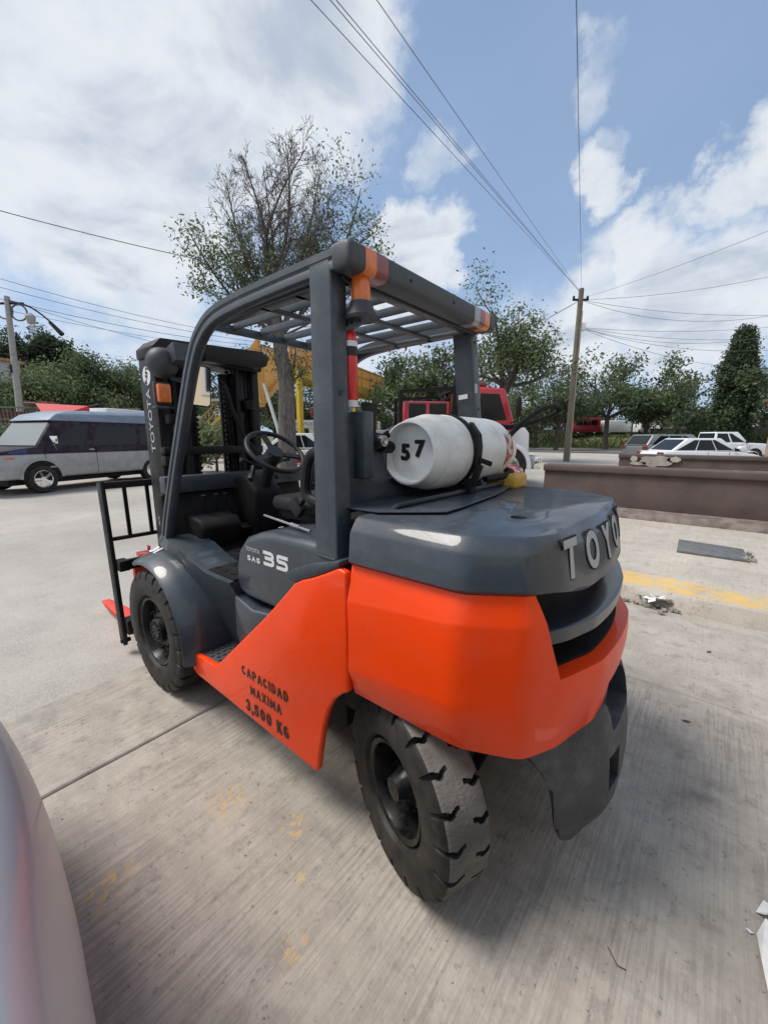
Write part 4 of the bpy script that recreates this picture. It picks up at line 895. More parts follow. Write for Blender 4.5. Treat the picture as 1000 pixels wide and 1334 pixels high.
mb = MB(); mb.add([(-900,-900,-.06),(900,-900,-.06),(900,900,-.06),(-900,900,-.06)], [(0,1,2,3)]); tag(mb.build('ground', M_EARTH, smooth=0), kind='structure')
mb = MB(); mb.add([(-120,-40,-.012),(90,-40,-.012),(90,60,-.012),(-120,60,-.012)], [(0,1,2,3)]); yard = tag(mb.build('yard', M_LOT, smooth=0), kind='structure')
# concrete slabs, joints recessed between them
xs = [-6.4, -4.4, -.412]; 
def slabs():
    for x0, x1 in ((-8.4,-5.4), (-5.4,-.415), (-.405,.34)):
        for y0, y1, m in ((-2.55,-1.255,MC2), (-1.255,3.0,MC), (3.0,7.0,MC)):
            slab('concrete_slab', x0+.008, x1-.008, y0+.004, y1-.004, -.05, 0, m, parent=yard)
slabs()

# ================================================================== SIDEWALK, PLANTER, SMALL THINGS ON THE GROUND
rnd = random.Random(11)
mb = MB(); N_ = 90; top = []; bot = []; mid = []
for i in range(N_+1):
    x = .32 - 9.2*i/N_
    j = noise.noise(Vector((x*2.3, 0, 0)))*.05 + noise.noise(Vector((x*9, 3, 0)))*.022
    big = -.06 if -2.28 < x < -2.0 else 0
    top.append((x, -2.66 + j + big - (0 if i else 0), .118)); mid.append((x, -2.635 + j*.7 + big*.5, .07)); bot.append((x, -2.60 + j*.3 + big*.2, -.03))
back = [(x, -16.5, .12) for x, y, z in top]
mid2 = [(x, -6.0, .12) for x, y, z in top]
mb.loft([bot, mid, top, mid2, back], False, False)
mb.add([bot[0], mid[0], top[0], mid2[0], back[0], (back[0][0], back[0][1], -.03)], [(0,1,2,3,4,5)])
sw = tag(mb.build('sidewalk', MSW, smooth=50), kind='structure')
# broken kerb rubble
mb = MB()
for k in range(70):
    x = rnd.gauss(-2.12, .10); y = -2.60 + rnd.gauss(0, .045); s_ = rnd.uniform(.006, .030)
    mb.obox((x, y, .004 + s_*.3 + (.05 if y < -2.63 else 0)), s_*rnd.uniform(.8, 1.8), s_, s_*.7, rz=rnd.uniform(0, 3), rx=rnd.uniform(-.6, .6), ry=rnd.uniform(-.6, .6))
tag(mb.build('kerb_rubble', 'rubble', smooth=0), kind='stuff')
mb = MB()
for k in range(9): mb.obox((rnd.gauss(-2.10, .06), -2.60 + rnd.gauss(0, .03), .06 + rnd.uniform(0, .03)), rnd.uniform(.04, .09), rnd.uniform(.03, .06), .002, rz=rnd.uniform(0, 3), rx=rnd.uniform(-.5, .5), ry=rnd.uniform(-.5, .5))
tag(mb.build('torn_paper_scraps', 'scrap', smooth=0), kind='stuff')
# steel plate on the sidewalk
mb = MB(); mb.prism([(-2.14, -4.92), (-2.77, -4.82), (-2.80, -4.28), (-2.16, -4.27)], 'z', .123, .150)
tag(mb.build('access_plate', 'plate', bevel=.004), 'rectangular grey steel cover plate lying on the sidewalk before the brown planter', 'cover plate')
mb = MB()
for k in range(26): mb.obox((rnd.gauss(-2.78, .035), -4.45 + rnd.gauss(0, .12), .13 + rnd.uniform(0, .02)), rnd.uniform(.01, .05), rnd.uniform(.01, .04), rnd.uniform(.003, .02), rz=rnd.uniform(0, 3), rx=rnd.uniform(-.5, .5), ry=rnd.uniform(-.5, .5))
tag(mb.build('plaster_crumbs', 'rubble', smooth=0), kind='stuff')
# planter walls
def planter(y, x0, x1, lab, z1=.96, th=.26, ledge=True, nm='planter_wall'):
    t = empty(nm, (0, 0, 0), label=lab, cat='wall')
    mb = MB(); mb.box(x1, x0-.02, y-th+.02, y-.02, .10, z1-.13); mb.build('wall_face', 'maroon', t, bevel=.01)
    mb = MB(); mb.box(x1, x0, y-th-.03, y+.03, z1-.13, z1); mb.build('coping', 'maroon', t, bevel=.03, segs=3)
    if ledge:
        mb = MB(); nn = 60; a = []; b = []; c = []; d = []
        for i in range(nn+1):
            x = x0 - .35 - (x0-.35-x1)*i/nn; j = noise.noise(Vector((x*3, 1, 0)))*.03; k2 = noise.noise(Vector((x*4, 7, 0)))*.02
            a.append((x, y+.30+j, .10)); b.append((x, y+.27+j, .19+k2)); c.append((x, y+.05, .25+k2)); d.append((x, y-.04, .25))
        mb.loft([a, b, c, d], False, False); mb.build('footing', 'ledge', t, smooth=60)
    return t
p1 = planter(-6.50, .16, -9.0, 'near low brown painted wall with rounded coping behind the sidewalk plate')
p2 = planter(-13.4, .02, -9.0, 'far low brown wall with pale flaking patches, in front of the white sedan', .95, .26, False)
mb = MB()
for cx, cz, rx_, rz_ in ((-1.0, .74, .42, .16), (-.42, .80, .10, .09), (-1.45, .80, .18, .08), (-.55, .66, .22, .05)):
    n_ = 22; pts = [(cx + rx_*(1+.3*noise.noise(Vector((cos(a)*2, sin(a)*2, cx*5))))*cos(a), min(.935, cz + rz_*(1+.35*noise.noise(Vector((cos(a)*2+5, sin(a)*2, cx))))*sin(a))) for a in [2*pi*i/n_ for i in range(n_)]]
    mb.prism(pts, 'y', -13.368, -13.364)
tag(mb.build('flaked_patch', 'plaster', p2, smooth=0), kind='stuff')
mb = MB()
for k in range(12):
    x = rnd.uniform(-5, .1); up_ = rnd.random() < .85; n_ = 9; rr_ = rnd.uniform(.012, .032); zc = .965 if up_ else rnd.uniform(.30, .80); pts = [(x+rr_*1.6*rnd.uniform(.6,1)*cos(2*pi*i/n_), (-6.60 if up_ else zc)+rr_*rnd.uniform(.6,1)*sin(2*pi*i/n_)) for i in range(n_)]
    if up_: mb.prism(pts, 'z', .9605, .9622)
    else: mb.prism(pts, 'y', -6.5195, -6.5178)
tag(mb.build('chipped_paint', 'plaster', p1, smooth=0), kind='stuff')
# paper scrap, twigs and leaves on the slab
mb = MB(); mb.add([(-2.635, .02, .012), (-2.655, -.03, .03), (-2.76, -.02, .004), (-2.78, .22, .02), (-2.655, .21, .006), (-2.640, .10, .018)], [(0,1,2,3,4,5)]); mb.add([(-2.638, -.06, .003), (-2.655, -.045, .025), (-2.70, -.10, .01), (-2.66, -.12, .004)], [(0,1,2,3)])
tag(mb.build('paper_sheet', 'scrap', smooth=0, fix=False), 'torn white paper sheet on the concrete at the right edge', 'paper')
def leafbit(x, y, L_, w, rz, lab, m='dryleaf', cat='dead leaf'):
    mb = MB(); mb.add([(-L_/2, 0, .004), (0, -w/2, .001), (L_/2, 0, .006), (0, w/2, .008)], [(0,1,2,3)])
    o = mb.build('dead_leaf', m, smooth=0, fix=False); o.location = (x, y, .002); o.rotation_euler = (0, 0, rz); tag(o, lab, cat); return o
leafbit(-2.42, -.98, .055, .022, .4, 'dark curled leaf on the concrete behind the bumper, below the slab joint')
leafbit(-2.50, -1.93, .05, .02, 1.0, 'small dark leaf on the slab between the joint and the broken kerb')
leafbit(-2.62, -.10+.12, .02, .02, 0, 'tiny white scrap on the slab left of the torn paper', 'scrap', 'scrap')
for (pts, lab) in (([(-2.30, .33), (-2.33, .36), (-2.35, .355)], 'thin dark twig on the slab below the bumper toe'), ([(-2.27, .62), (-2.30, .66), (-2.335, .69)], 'curved twig on the slab beside the rear tyre'),):
    mb = MB(); mb.tube([(a, b, .004) for a, b in pts], .0014, 5); tag(mb.build('twig', 'bark', smooth=60), lab, 'twig')
# scattered grit
mb = MB()
for k in range(900):
    a = rnd.uniform(-5, .3); b = rnd.uniform(-2.5, 1.3) if rnd.random() < .8 else rnd.gauss(-2.5, .08); s_ = rnd.uniform(.0012, .0042); mb.obox((a, b, s_*.4), s_*1.3, s_, s_*.8, rz=rnd.uniform(0, 3))
tag(mb.build('grit', 'rubble', smooth=0, fix=False), kind='stuff')

# ================================================================== SILVER CAR in the foreground
def ring_car(x, hw, z0, z1, cr, cy=2.26):
    # closed cross-section: flat sill, bulging side, crowned bonnet
    o = []
    P = [(-hw*.86, z0), (-hw*.97, z0+.08), (-hw, z0+(z1-z0)*.45), (-hw*.985, z0+(z1-z0)*.72), (-hw*.93, z1-.035), (-hw*.80, z1+cr*.3), (-hw*.5, z1+cr*.75), (0, z1+cr)]
    P = crom([(a, b, 0) for a, b in P], 4)
    L_ = [(p.x, p.y) for p in P]; full = L_ + [(-a, b) for a, b in L_[::-1][1:]]
    return [(x, cy + a, b) for a, b in full]
scar = empty('parked_car', (0,0,0), label='silver car right beside the camera, only its rounded front fender in view', cat='car')
secs = [(-.26, .40, .42, .52, .02), (-.29, .62, .34, .60, .03), (-.36, .76, .26, .68, .05), (-.50, .855, .22, .745, .06), (-.69, .895, .20, .79, .07), (-.92, .922, .19, .822, .07), (-1.2, .932, .19, .84, .07), (-1.5, .918, .19, .858, .07), (-1.85, .885, .19, .88, .06), (-2.4, .875, .19, .91, .05), (-4.3, .89, .19, .95, .04), (-4.8, .88, .22, .93, .03), (-5.0, .72, .3, .86, .02), (-5.05, .5, .4, .75, .01)]
rs = [ring_car(*s_) for s_ in secs]
# densify along x
dr = []
for j in range(len(rs[0])):
    dr.append(crom([rs[i][j] for i in range(len(rs))], 5))
rings = [[dr[j][i] for j in range(len(dr))] for i in range(len(dr[0]))]
mb = MB(); mb.loft(rings, True, True); mb.build('body', 'silvercar', scar, smooth=60)
mb = MB(); mb.loft([[(-2.55, 1.50, .93), (-4.7, 1.50, .93), (-4.7, 3.02, .93), (-2.55, 3.02, .93)], [(-3.35, 1.68, 1.42), (-4.35, 1.68, 1.42), (-4.35, 2.84, 1.42), (-3.35, 2.84, 1.42)]], True, True); mb.build('cabin', 'glass', scar, bevel=.06, segs=3)
for x in (-1.15, -3.85):
    for y in (1.56, 2.96):
        mb = MB(); mb.lathe([(-.09, .2), (-.1, .30), (-.06, .325), (.06, .325), (.1, .30), (.09, .2), (.06, .0)], (x, y, .325), 'y', 32); mb.build('wheel', 'rubber', scar)
for y in (1.72, 2.8):
    mb = MB(); mb.obox((-.40, y, .60), .05, .30, .09); mb.build('headlight', 'headlamp', scar, bevel=.02)

# ================================================================== VEHICLES BEYOND
def wheel_at(par, x, y, r, w, rimc='chrome'):
    s = 1 if y > 0 else -1
    e = MB(); e.lathe([(-w/2, r*.62), (-w/2, r*.93), (-w/3, r), (w/3, r), (w/2, r*.93), (w/2, r*.62)], (0,0,0), 'y', 28); o = e.build('wheel', 'rubber', par); o.location = (x, y, r)
    m_ = MB(); yy = s*w/2
    m_.lathe([(yy*.95, r*.64), (yy*1.0, r*.60), (yy*.7, r*.54), (yy*.75, r*.2), (yy*.95, r*.16), (yy*.95, 0)], (0,0,0), 'y', 24)
    for k in range(5): a = 2*pi*k/5; m_.bar((cos(a)*r*.15, yy*.86, sin(a)*r*.15), (cos(a)*r*.56, yy*.8, sin(a)*r*.56), r*.16, w*.08, up=(0,1,0))
    m_.build('rim', rimc, o)
    return o
def quadpanel(mb, A, B, C, D, u0, u1, v0, v1, off, nrm, ucut0=0, ucut1=0):
    # bilinear patch with sheared top; offset along nrm
    def P(u, v): return (A*(1-u)+B*u)*(1-v) + (D*(1-u)+C*u)*v
    n = Vector(nrm)*off; t = Vector(nrm)*(-.02)
    q = [P(u0, v0)+n, P(u1, v0)+n, P(u1-ucut1, v1)+n, P(u0+ucut0, v1)+n]; q2 = [p+t for p in q]
    mb.loft([q2, q], True, True)
def car(nm, lab, cat, loc, rz, L, Wd, belt, H, prof, cab, paint, lower=None, wheels=((.85,.31),(3.4,.31)), doors=(), wins=(), group=None, lights=True):
    """origin at the front bumper on the ground, x forward; prof = body side outline (x back from nose, z)"""
    e = empty(nm, (loc[0], loc[1], 0), rz, label=lab, cat=cat, group=group); h = Wd/2
    mb = MB(); mb.prism([(-x, z) for x, z in prof], 'y', -h, h); b = mb.build('body', paint, e, bevel=.055, segs=3, smooth=50)
    if lower:
        mb = MB(); mb.prism([(-x, z) for x, z in lower[1]], 'y', -h-.006, h+.006); mb.build('lower_body', lower[0], e, bevel=.03, segs=2, smooth=50)
    (b0, b1, t0, t1) = cab; k = .16
    bot = [Vector((-b0, s*(h-.05), belt)) for s in (-1, 1)] + [Vector((-b1, s*(h-.05), belt)) for s in (1, -1)]
    top = [Vector((-t0, s*(h-k), H)) for s in (-1, 1)] + [Vector((-t1, s*(h-k), H)) for s in (1, -1)]
    mb = MB(); mb.loft([bot, top], True, True); c = mb.build('cabin', paint, e, bevel=.04, segs=3, smooth=50)
    for s in (1, -1):
        A, B = Vector((-b0, s*(h-.05), belt)), Vector((-b1, s*(h-.05), belt)); D, C = Vector((-t0, s*(h-k), H)), Vector((-t1, s*(h-k), H))
        n = (B-A).cross(D-A).normalized(); n = n if n.y*s > 0 else -n
        for (u0, u1, c0, c1) in wins:
            mb = MB(); quadpanel(mb, A, B, C, D, u0, u1, .08, .86, .006, n, c0, c1); mb.build('window', 'glass', c, smooth=0)
    for (xb, xt, nm2) in ((b0, t0, 'windshield'), (b1, t1, 'rear_window')):
        A, B = Vector((-xb, -(h-.12), belt)), Vector((-xb, h-.12, belt)); D, C = Vector((-xt, -(h-k-.05), H)), Vector((-xt, h-k-.05, H))
        n = (B-A).cross(D-A).normalized(); sgn = 1 if xb == b0 else -1; n = n if n.x*sgn > 0 else -n
        mb = MB(); quadpanel(mb, A, B, C, D, .03, .97, .08, .9, .006, n); mb.build(nm2, 'glass', c, smooth=0)
    for x, r in wheels:
        for s in (1, -1):
            wheel_at(e, -x, s*(h-.075), r, .2)
            mb = MB(); pts = [(-x+(r+.06)*cos(a), r+(r+.06)*sin(a)) for a in [radians(-20+220*i/16) for i in range(17)]]; mb.prism(pts, 'y', s*(h+.004), s*(h-.02)); mb.build('wheel_arch', 'matblack', e, smooth=0)
    for x in doors:
        for s in (1, -1):
            mb = MB(); mb.box(-x-.008, -x+.008, s*(h+.001)-.002, s*(h+.001)+.002, .35, belt-.02); mb.build('door_seam', 'matblack', e, smooth=0)
            mb = MB(); mb.box(-x+.07, -x+.22, s*(h+.004)-.012, s*(h+.004)+.012, belt-.16, belt-.125); mb.build('door_handle', paint, e, bevel=.005)
    for s in (1, -1):
        mb = MB(); mb.obox((-b0-.18, s*(h+.08), belt+.06), .08, .18, .12); mb.build('mirror', 'matblack', e, bevel=.02)
        if lights:
            mb = MB(); mb.obox((-.13, s*(h-.22), prof[1][1]-.05), .16, .38, .13); mb.build('headlight', 'headlamp', e, bevel=.03)
            mb = MB(); mb.obox((-L+.08, s*(h-.14), belt-.12), .14, .28, .17); mb.build('tail_light', 'redlens', e, bevel=.03)
    mb = MB(); mb.box(-L+.02, -.05, -h+.1, h-.1, .2, .34); mb.build('underbody', 'matblack', e, smooth=0)
    return e
sedan_prof = [(.02,.30),(.0,.55),(.10,.66),(.45,.76),(1.15,.86),(3.75,.90),(4.25,.88),(4.42,.78),(4.44,.45),(4.36,.28),(3.9,.22),(.3,.22)]
car('white_sedan', 'white four-door sedan parked behind the flaking brown wall', 'car', (-3.52, -22.55), radians(-141), 4.44, 1.72, .88, 1.43, sedan_prof, (1.15, 3.95, 1.85, 3.25), 'whitecar', wins=((.05,.31,.18,.0),(.33,.635,.0,.0),(.655,.95,.0,.17)), doors=(1.55, 2.45))
suv_prof = [(.02,.35),(.0,.72),(.12,.90),(.5,1.0),(1.2,1.05),(4.3,1.08),(4.55,1.0),(4.6,.5),(4.5,.32),(.3,.3)]
car('grey_suv', 'dark silver hatchback SUV parked behind the white sedan', 'car', (-2.2, -27.0), radians(-135), 4.6, 1.82, 1.05, 1.62, suv_prof, (1.2, 4.5, 1.9, 4.1), 'greycar', wins=((.08,.30,.14,.0),(.33,.60,.0,.0),(.64,.92,.0,.10)), doors=(1.6, 2.6), wheels=((.9,.35),(3.6,.35)))
pk_prof = [(.02,.45),(.0,.85),(.1,1.02),(.5,1.1),(1.35,1.14),(5.0,1.14),(5.2,1.1),(5.2,.5),(.3,.42)]
car('white_pickup', 'white crew-cab pickup facing right behind the grey SUV', 'pickup truck', (-4.53, -33.35), radians(-146), 5.2, 1.85, 1.12, 1.80, pk_prof, (1.35, 3.3, 1.95, 3.2), 'whitecar', wins=((.08,.46,.26,.0),(.52,.94,.0,.0)), doors=(1.7, 2.6), wheels=((.95,.38),(4.1,.38)))
car('taxi', 'white over dark red taxi sedan standing behind the steering wheel', 'car', (15.25, -9.45), radians(40.5), 4.44, 1.72, .95, 1.66, sedan_prof, (1.15, 3.95, 1.85, 3.25), 'whitecar', lower=('redcar', [(.03,.25),(.0,.58),(1.2,.66),(4.0,.68),(4.44,.66),(4.40,.27)]), wins=((.05,.31,.18,.0),(.33,.635,.0,.0),(.655,.95,.0,.17)), doors=(1.55, 2.45))
t2 = car('white_pickup', 'white pickup carrying a lettered white box, behind the taxi', 'pickup truck', (18.26, -12.01), radians(40), 5.2, 1.85, 1.16, 1.95, pk_prof, (1.35, 3.0, 1.95, 2.9), 'whitecar', wins=((.10,.85,.30,.0),), doors=(1.9,), wheels=((.95,.38),(4.1,.38)))
mb = MB(); mb.box(-5.15, -1.95, -.9, .9, 1.98, 2.42); bx = mb.build('advert_box', 'white', t2, bevel=.01)
put_text('lettering', 'SERVICIO', .26, (-3.0, .905, 2.2), (-1,0,0), (0,0,1), 'bluegrey', t2, bold=.002); 
mb = MB(); mb.box(-5.1, -3.2, -.85, .85, 1.14, 1.98); mb.build('cargo_box', 'white', t2, bevel=.01)
# far truck roof above the van and long white truck
wt = empty('box_truck', (*(20.70, -5.48), 0), radians(118), label='white box truck roof showing above the van', cat='truck')
mb = MB(); mb.box(-5.5, 1.2, -1.1, 1.1, 1.0, 2.78); mb.build('cargo_box', 'whitecar', wt, bevel=.05); mb = MB(); mb.box(1.25, 2.9, -1.0, 1.0, .5, 2.2); mb.build('cab', 'whitecar', wt, bevel=.15, segs=3); mb = MB(); mb.box(2.88, 2.93, -.85, .85, 1.4, 2.0); mb.build('windshield', 'glass', wt)
for x in (2.2, -3.8):
    for y in (-.95, .95): wheel_at(wt, x, y, .45, .28)
mb = MB(); mb.box(-5.5, 2.6, -.5, .5, .6, 1.0); mb.build('chassis', 'matblack', wt)
# two-tone camper van
van = empty('camper_van', (11.95, .30, 0), atan2(.94, -.35), label='two-tone silver and dark purple van with raised pale roof, left of the forklift mast', cat='van')
def vp(pts, m, nm, hw=.99, bev=.05, par=van, **k): mb = MB(); mb.prism([(-x, z) for x, z in pts], 'y', -hw, hw); return mb.build(nm, m, par, bevel=bev, segs=3, smooth=50)
vp([(.08,.40),(.0,.62),(.04,.98),(.12,1.04),(5.38,1.04),(5.42,.6),(5.36,.38)], 'vansilver', 'lower_body')
vp([(.06,1.035),(.05,1.10),(.95,1.22),(1.15,1.24),(5.34,1.24),(5.40,1.035)], 'vanpurple', 'waist_body', .985)
up = MB(); up.loft([[Vector((-x, y, z)) for x, y, z in ((.98,-.96,1.22),(.98,.96,1.22),(5.36,.96,1.22),(5.36,-.96,1.22))], [Vector((-x, y, z)) for x, y, z in ((1.50,-.82,1.92),(1.50,.82,1.92),(5.30,.82,1.92),(5.30,-.82,1.92))]], True, True); ub = up.build('upper_body', 'vanpurple', van, bevel=.05, segs=3, smooth=50)
up = MB(); up.loft([[Vector((-x, y, z)) for x, y, z in ((1.40,-.84,1.915),(1.40,.84,1.915),(5.34,.84,1.915),(5.34,-.84,1.915))], [Vector((-x, y, z)) for x, y, z in ((1.65,-.78,2.10),(1.65,.78,2.10),(5.32,.78,2.20),(5.32,-.78,2.20))], [Vector((-x, y, z)) for x, y, z in ((2.1,-.62,2.22),(2.1,.62,2.22),(5.2,.62,2.32),(5.2,-.62,2.32))]], True, True); up.build('raised_roof', 'vanroof', van, bevel=.04, segs=3, smooth=50)
for s in (1, -1):
    A, B = Vector((-.98, s*.96, 1.22)), Vector((-5.36, s*.96, 1.22)); D, C = Vector((-1.50, s*.82, 1.92)), Vector((-5.30, s*.82, 1.92)); n = (B-A).cross(D-A).normalized(); n = n if n.y*s > 0 else -n
    for (u0, u1, c0, nm_) in ((.05, .27, .12, 'door_window'), (.33, .66, .0, 'side_window'), (.69, .96, .0, 'side_window')):
        mb = MB(); quadpanel(mb, A, B, C, D, u0, u1, -.02 if nm_ == 'door_window' else -.1, .84, .008, n, c0, 0); w_ = mb.build(nm_, 'glass', ub, smooth=0)
    mb = MB()
    q = [(1.42,.50),(2.55,.50),(2.55,1.20),(1.42,1.20)]
    for x in (1.12, 2.50):
        mb = MB(); mb.box(-x-.006, -x+.006, s*.991-.003, s*.991+.003, .45, 1.22); mb.build('door_seam', 'matblack', van, smooth=0)
    mb = MB(); mb.box(-2.43, -2.28, s*1.0-.012, s*1.0+.012, 1.10, 1.14); mb.build('door_handle', 'chrome', van)
    mb = MB(); mb.box(-5.3, -1.2, s*.993-.006, s*.993+.006, .66, .70); mb.build('body_crease', 'vansilver', van)
    mb = MB(); mb.tube([(-1.45, s*.97, 1.10), (-1.28, s*1.14, 1.28)], .014, 6); mb.obox((-1.28, s*1.16, 1.40), .08, .2, .20); mb.build('mirror', 'chrome', van, bevel=.02)
    mb = MB(); pts = [(-1.0+.46*cos(a), .40+.46*sin(a)) for a in [radians(-10+200*i/18) for i in range(19)]]; mb.prism(pts, 'y', s*.997, s*.94); mb.build('wheel_arch', 'matblack', van, smooth=0)
    mb = MB(); mb.prism([(-1.0+.53*cos(a), .40+.53*sin(a)) for a in [radians(0+180*i/18) for i in range(19)]] + [(-1.0-.46*cos(a), .40+.46*sin(a)) for a in [radians(0+180*i/18) for i in range(19)]], 'y', s*.990, s*1.012); mb.build('arch_flare', 'vansilver', van, smooth=0)
    wheel_at(van, -1.0, s*.895, .37, .24); wheel_at(van, -4.35, s*.895, .37, .24)
    mb = MB(); mb.obox((.0, s*.74, .84), .10, .26, .20); mb.build('headlight', 'headlamp', van, bevel=.02)
    mb = MB(); mb.box(-.42, -.22, s*.99-.008, s*.99+.008, .92, .97); mb.build('marker_light', 'amber', van, bevel=.005)
mb = MB(); quadpanel(mb, Vector((-.98,-.90,1.22)), Vector((-.98,.90,1.22)), Vector((-1.50,.78,1.92)), Vector((-1.50,-.78,1.92)), .02, .98, .04, .92, .008, Vector((.65,0,.76))); mb.build('windshield', 'vanglass', van, smooth=0)
mb = MB(); mb.box(-.04, .16, -.98, .98, .42, .60); mb.build('front_bumper', 'chrome', van, bevel=.04, segs=3); mb = MB(); mb.box(-.02, .04, -.58, .58, .72, .96); mb.build('grille', 'matblack', van, bevel=.01)
mb = MB(); mb.prism([(-.30,1.10),(-.72,1.17),(-.70,1.06),(-.34,1.05)], 'y', .984, .99); mb.build('blue_primer_patch', 'bluepatch', van, smooth=0)
mb = MB(); mb.box(-5.3, -.3, -.8, .8, .24, .42); mb.build('underbody', 'matblack', van)
# red and white truck behind the gas cylinder
tr = empty('flatbed_truck', (2.52, -11.52, 0), radians(-139), label='red cab truck with white fenders parked behind the gas cylinder', cat='truck'); tr.scale = (1.18, 1.18, 1.18)
def tb(nm, m, *b, bev=.03, par=tr): mb = MB(); mb.box(*b); return mb.build(nm, m, par, bevel=bev, segs=2)
tb('chassis', 'matblack', -4.3, -.2, -.42, .42, .55, .85)
tb('front_bumper', 'chrome', -.05, .15, -1.1, 1.1, .45, .78)
mb = MB(); mb.prism([(.0,.75),(-.02,1.35),(-.15,1.50),(-.62,1.58),(-.62,.75)], 'y', -.62, .62); mb.build('hood', 'whitecar', tr, bevel=.06, segs=3)
mb = MB(); mb.prism([(-.55,.7),(-.57,1.62),(-.83,2.42),(-1.80,2.48),(-1.85,.7)], 'y', -1.0, 1.0); cb = mb.build('cab', 'redtruck', tr, bevel=.07, segs=3)
for s in (1, -1):
    mb = MB(); mb.prism([(-.77,1.66),(-.98,2.28),(-1.45,2.30),(-1.45,1.62)], 'y', s*1.004, s*.97); mb.build('window', 'glass', cb, smooth=0)
    mb = MB(); pts = [(-.72+.60*cos(a), .50+.62*sin(a)) for a in [radians(-5+190*i/18) for i in range(19)]]; pin = [(-.72-.50*cos(a), .50+.52*sin(a)) for a in [radians(-5+190*i/18) for i in range(19)]]
    mb.prism(pts+pin, 'y', s*.62, s*1.12); mb.build('fender', 'whitecar', tr, bevel=.01, smooth=50)
    wheel_at(tr, -.72, s*.92, .50, .30); wheel_at(tr, -3.7, s*.86, .50, .50)
    mb = MB(); mb.cyl((-2.0, s*.85, .8), (-2.0, s*.85, 2.75), .07); mb.build('exhaust_stack', 'matblack', tr)
    mb = MB(); mb.tube([(-.65, s*1.02, 1.6), (-.6, s*1.28, 1.62), (-.6, s*1.30, 2.2)], .02); mb.obox((-.6, s*1.30, 1.95), .06, .2, .42); mb.build('mirror', 'matblack', tr, bevel=.01)
mb = MB(); quadpanel(mb, Vector((-.57,-.92,1.62)), Vector((-.57,.92,1.62)), Vector((-.83,.92,2.42)), Vector((-.83,-.92,2.42)), .02, .98, .05, .88, .01, Vector((.9,0,.4))); mb.build('windshield', 'glass', cb, smooth=0)
tb('roof_light_bar', 'redlens', -1.45, -1.25, -.75, .75, 2.50, 2.60)
rbd = tb('rear_body', 'redtruck', -3.3, -2.2, -1.05, 1.05, .9, 2.10)
for s in (1, -1):
    for x0 in (-3.2, -2.7): mb = MB(); mb.box(x0, x0+.42, s*1.052-.006, s*1.052+.006, 1.45, 2.05); mb.build('window', 'glass', rbd, smooth=0)
    mb = MB(); mb.box(-3.3, -2.2, s*1.055-.01, s*1.055+.01, 1.32, 1.38); mb.build('side_trim', 'matblack', rbd, smooth=0)
mb = MB()
for y in (-1.08, 1.08):
    mb.bar((-2.1, y, .85), (-2.1, y, 2.42), .09, .09); mb.bar((-3.4, y, .85), (-3.4, y, 2.35), .09, .09); mb.bar((-2.1, y, 2.4), (-3.4, y, 2.33), .08, .08)
mb.bar((-2.1, -1.08, 2.42), (-2.1, 1.08, 2.42), .09, .09); mb.build('headache_rack', 'matblack', tr)
mb = MB(); mb.lathe([(0,.0),(0,.14),(.1,.16),(.12,.0)], (-2.15, .6, 2.22), 'x', 18); mb.build('work_lamp', 'matblack', tr)
mb = MB(); mb.lathe([(0,.0),(0,.14),(.1,.16),(.12,.0)], (-2.15, .1, 2.22), 'x', 18); mb.build('work_lamp', 'matblack', tr)
tb('deck', 'matblack', -4.3, -3.0, -1.1, 1.1, .82, .89)
# red low vehicle seen through the cab
lw2 = car('red_car', 'dark red car seen low through the forklift cab behind the seat', 'car', (4.72, -5.03), radians(20), 4.2, 1.7, .80, 1.22, sedan_prof, (1.15, 3.95, 1.85, 3.25), 'redcar', wins=((.05,.31,.18,.0),(.33,.635,.0,.0),(.655,.95,.0,.17)), doors=(1.55, 2.45))
# motorcycle
mo = empty('motorcycle', (*(-4.08, -30.39), 0), radians(-150), label='white motorcycle standing in front of the white pickup', cat='motorcycle')
for x in (0, -1.3):
    mb = MB(); mb.lathe([(-.05,.24),(-.05,.30),(0,.32),(.05,.30),(.05,.24)], (x, 0, .32), 'y', 24); mb.lathe([(-.02,.22),(-.02,.25),(.02,.25),(.02,.22)], (x, 0, .32), 'y', 20)
    for k in range(4): a = pi*k/4; mb.bar((x-.24*cos(a), 0, .32-.24*sin(a)), (x+.24*cos(a), 0, .32+.24*sin(a)), .02, .02)
    mb.build('wheel', 'rubber', mo)
mb = MB(); mb.prism([(-.35,.78),(-.5,.98),(-.75,.95),(-.85,.78),(-.6,.6)], 'y', -.13, .13); mb.build('fuel_tank', 'whitecar', mo, bevel=.05, segs=3); mb = MB(); mb.prism([(-.8,.82),(-1.45,.92),(-1.5,.86),(-.85,.72)], 'y', -.12, .12); mb.build('seat', 'vinyl', mo, bevel=.03)
mb = MB(); mb.box(-.85, -.45, -.15, .15, .28, .62); mb.build('engine', 'steel', mo, bevel=.04); mb = MB(); mb.tube([(0,.08,.32),(-.28,.08,.95),(-.32,.35,1.05)], .02); mb.tube([(0,-.08,.32),(-.28,-.08,.95),(-.32,-.35,1.05)], .02); mb.build('fork_and_handlebar', 'steel', mo); mb = MB(); mb.prism([(.1,.66),(-.15,.70),(-.3,.62),(-.2,.58)], 'y', -.07, .07); mb.build('front_fender', 'whitecar', mo, bevel=.02)
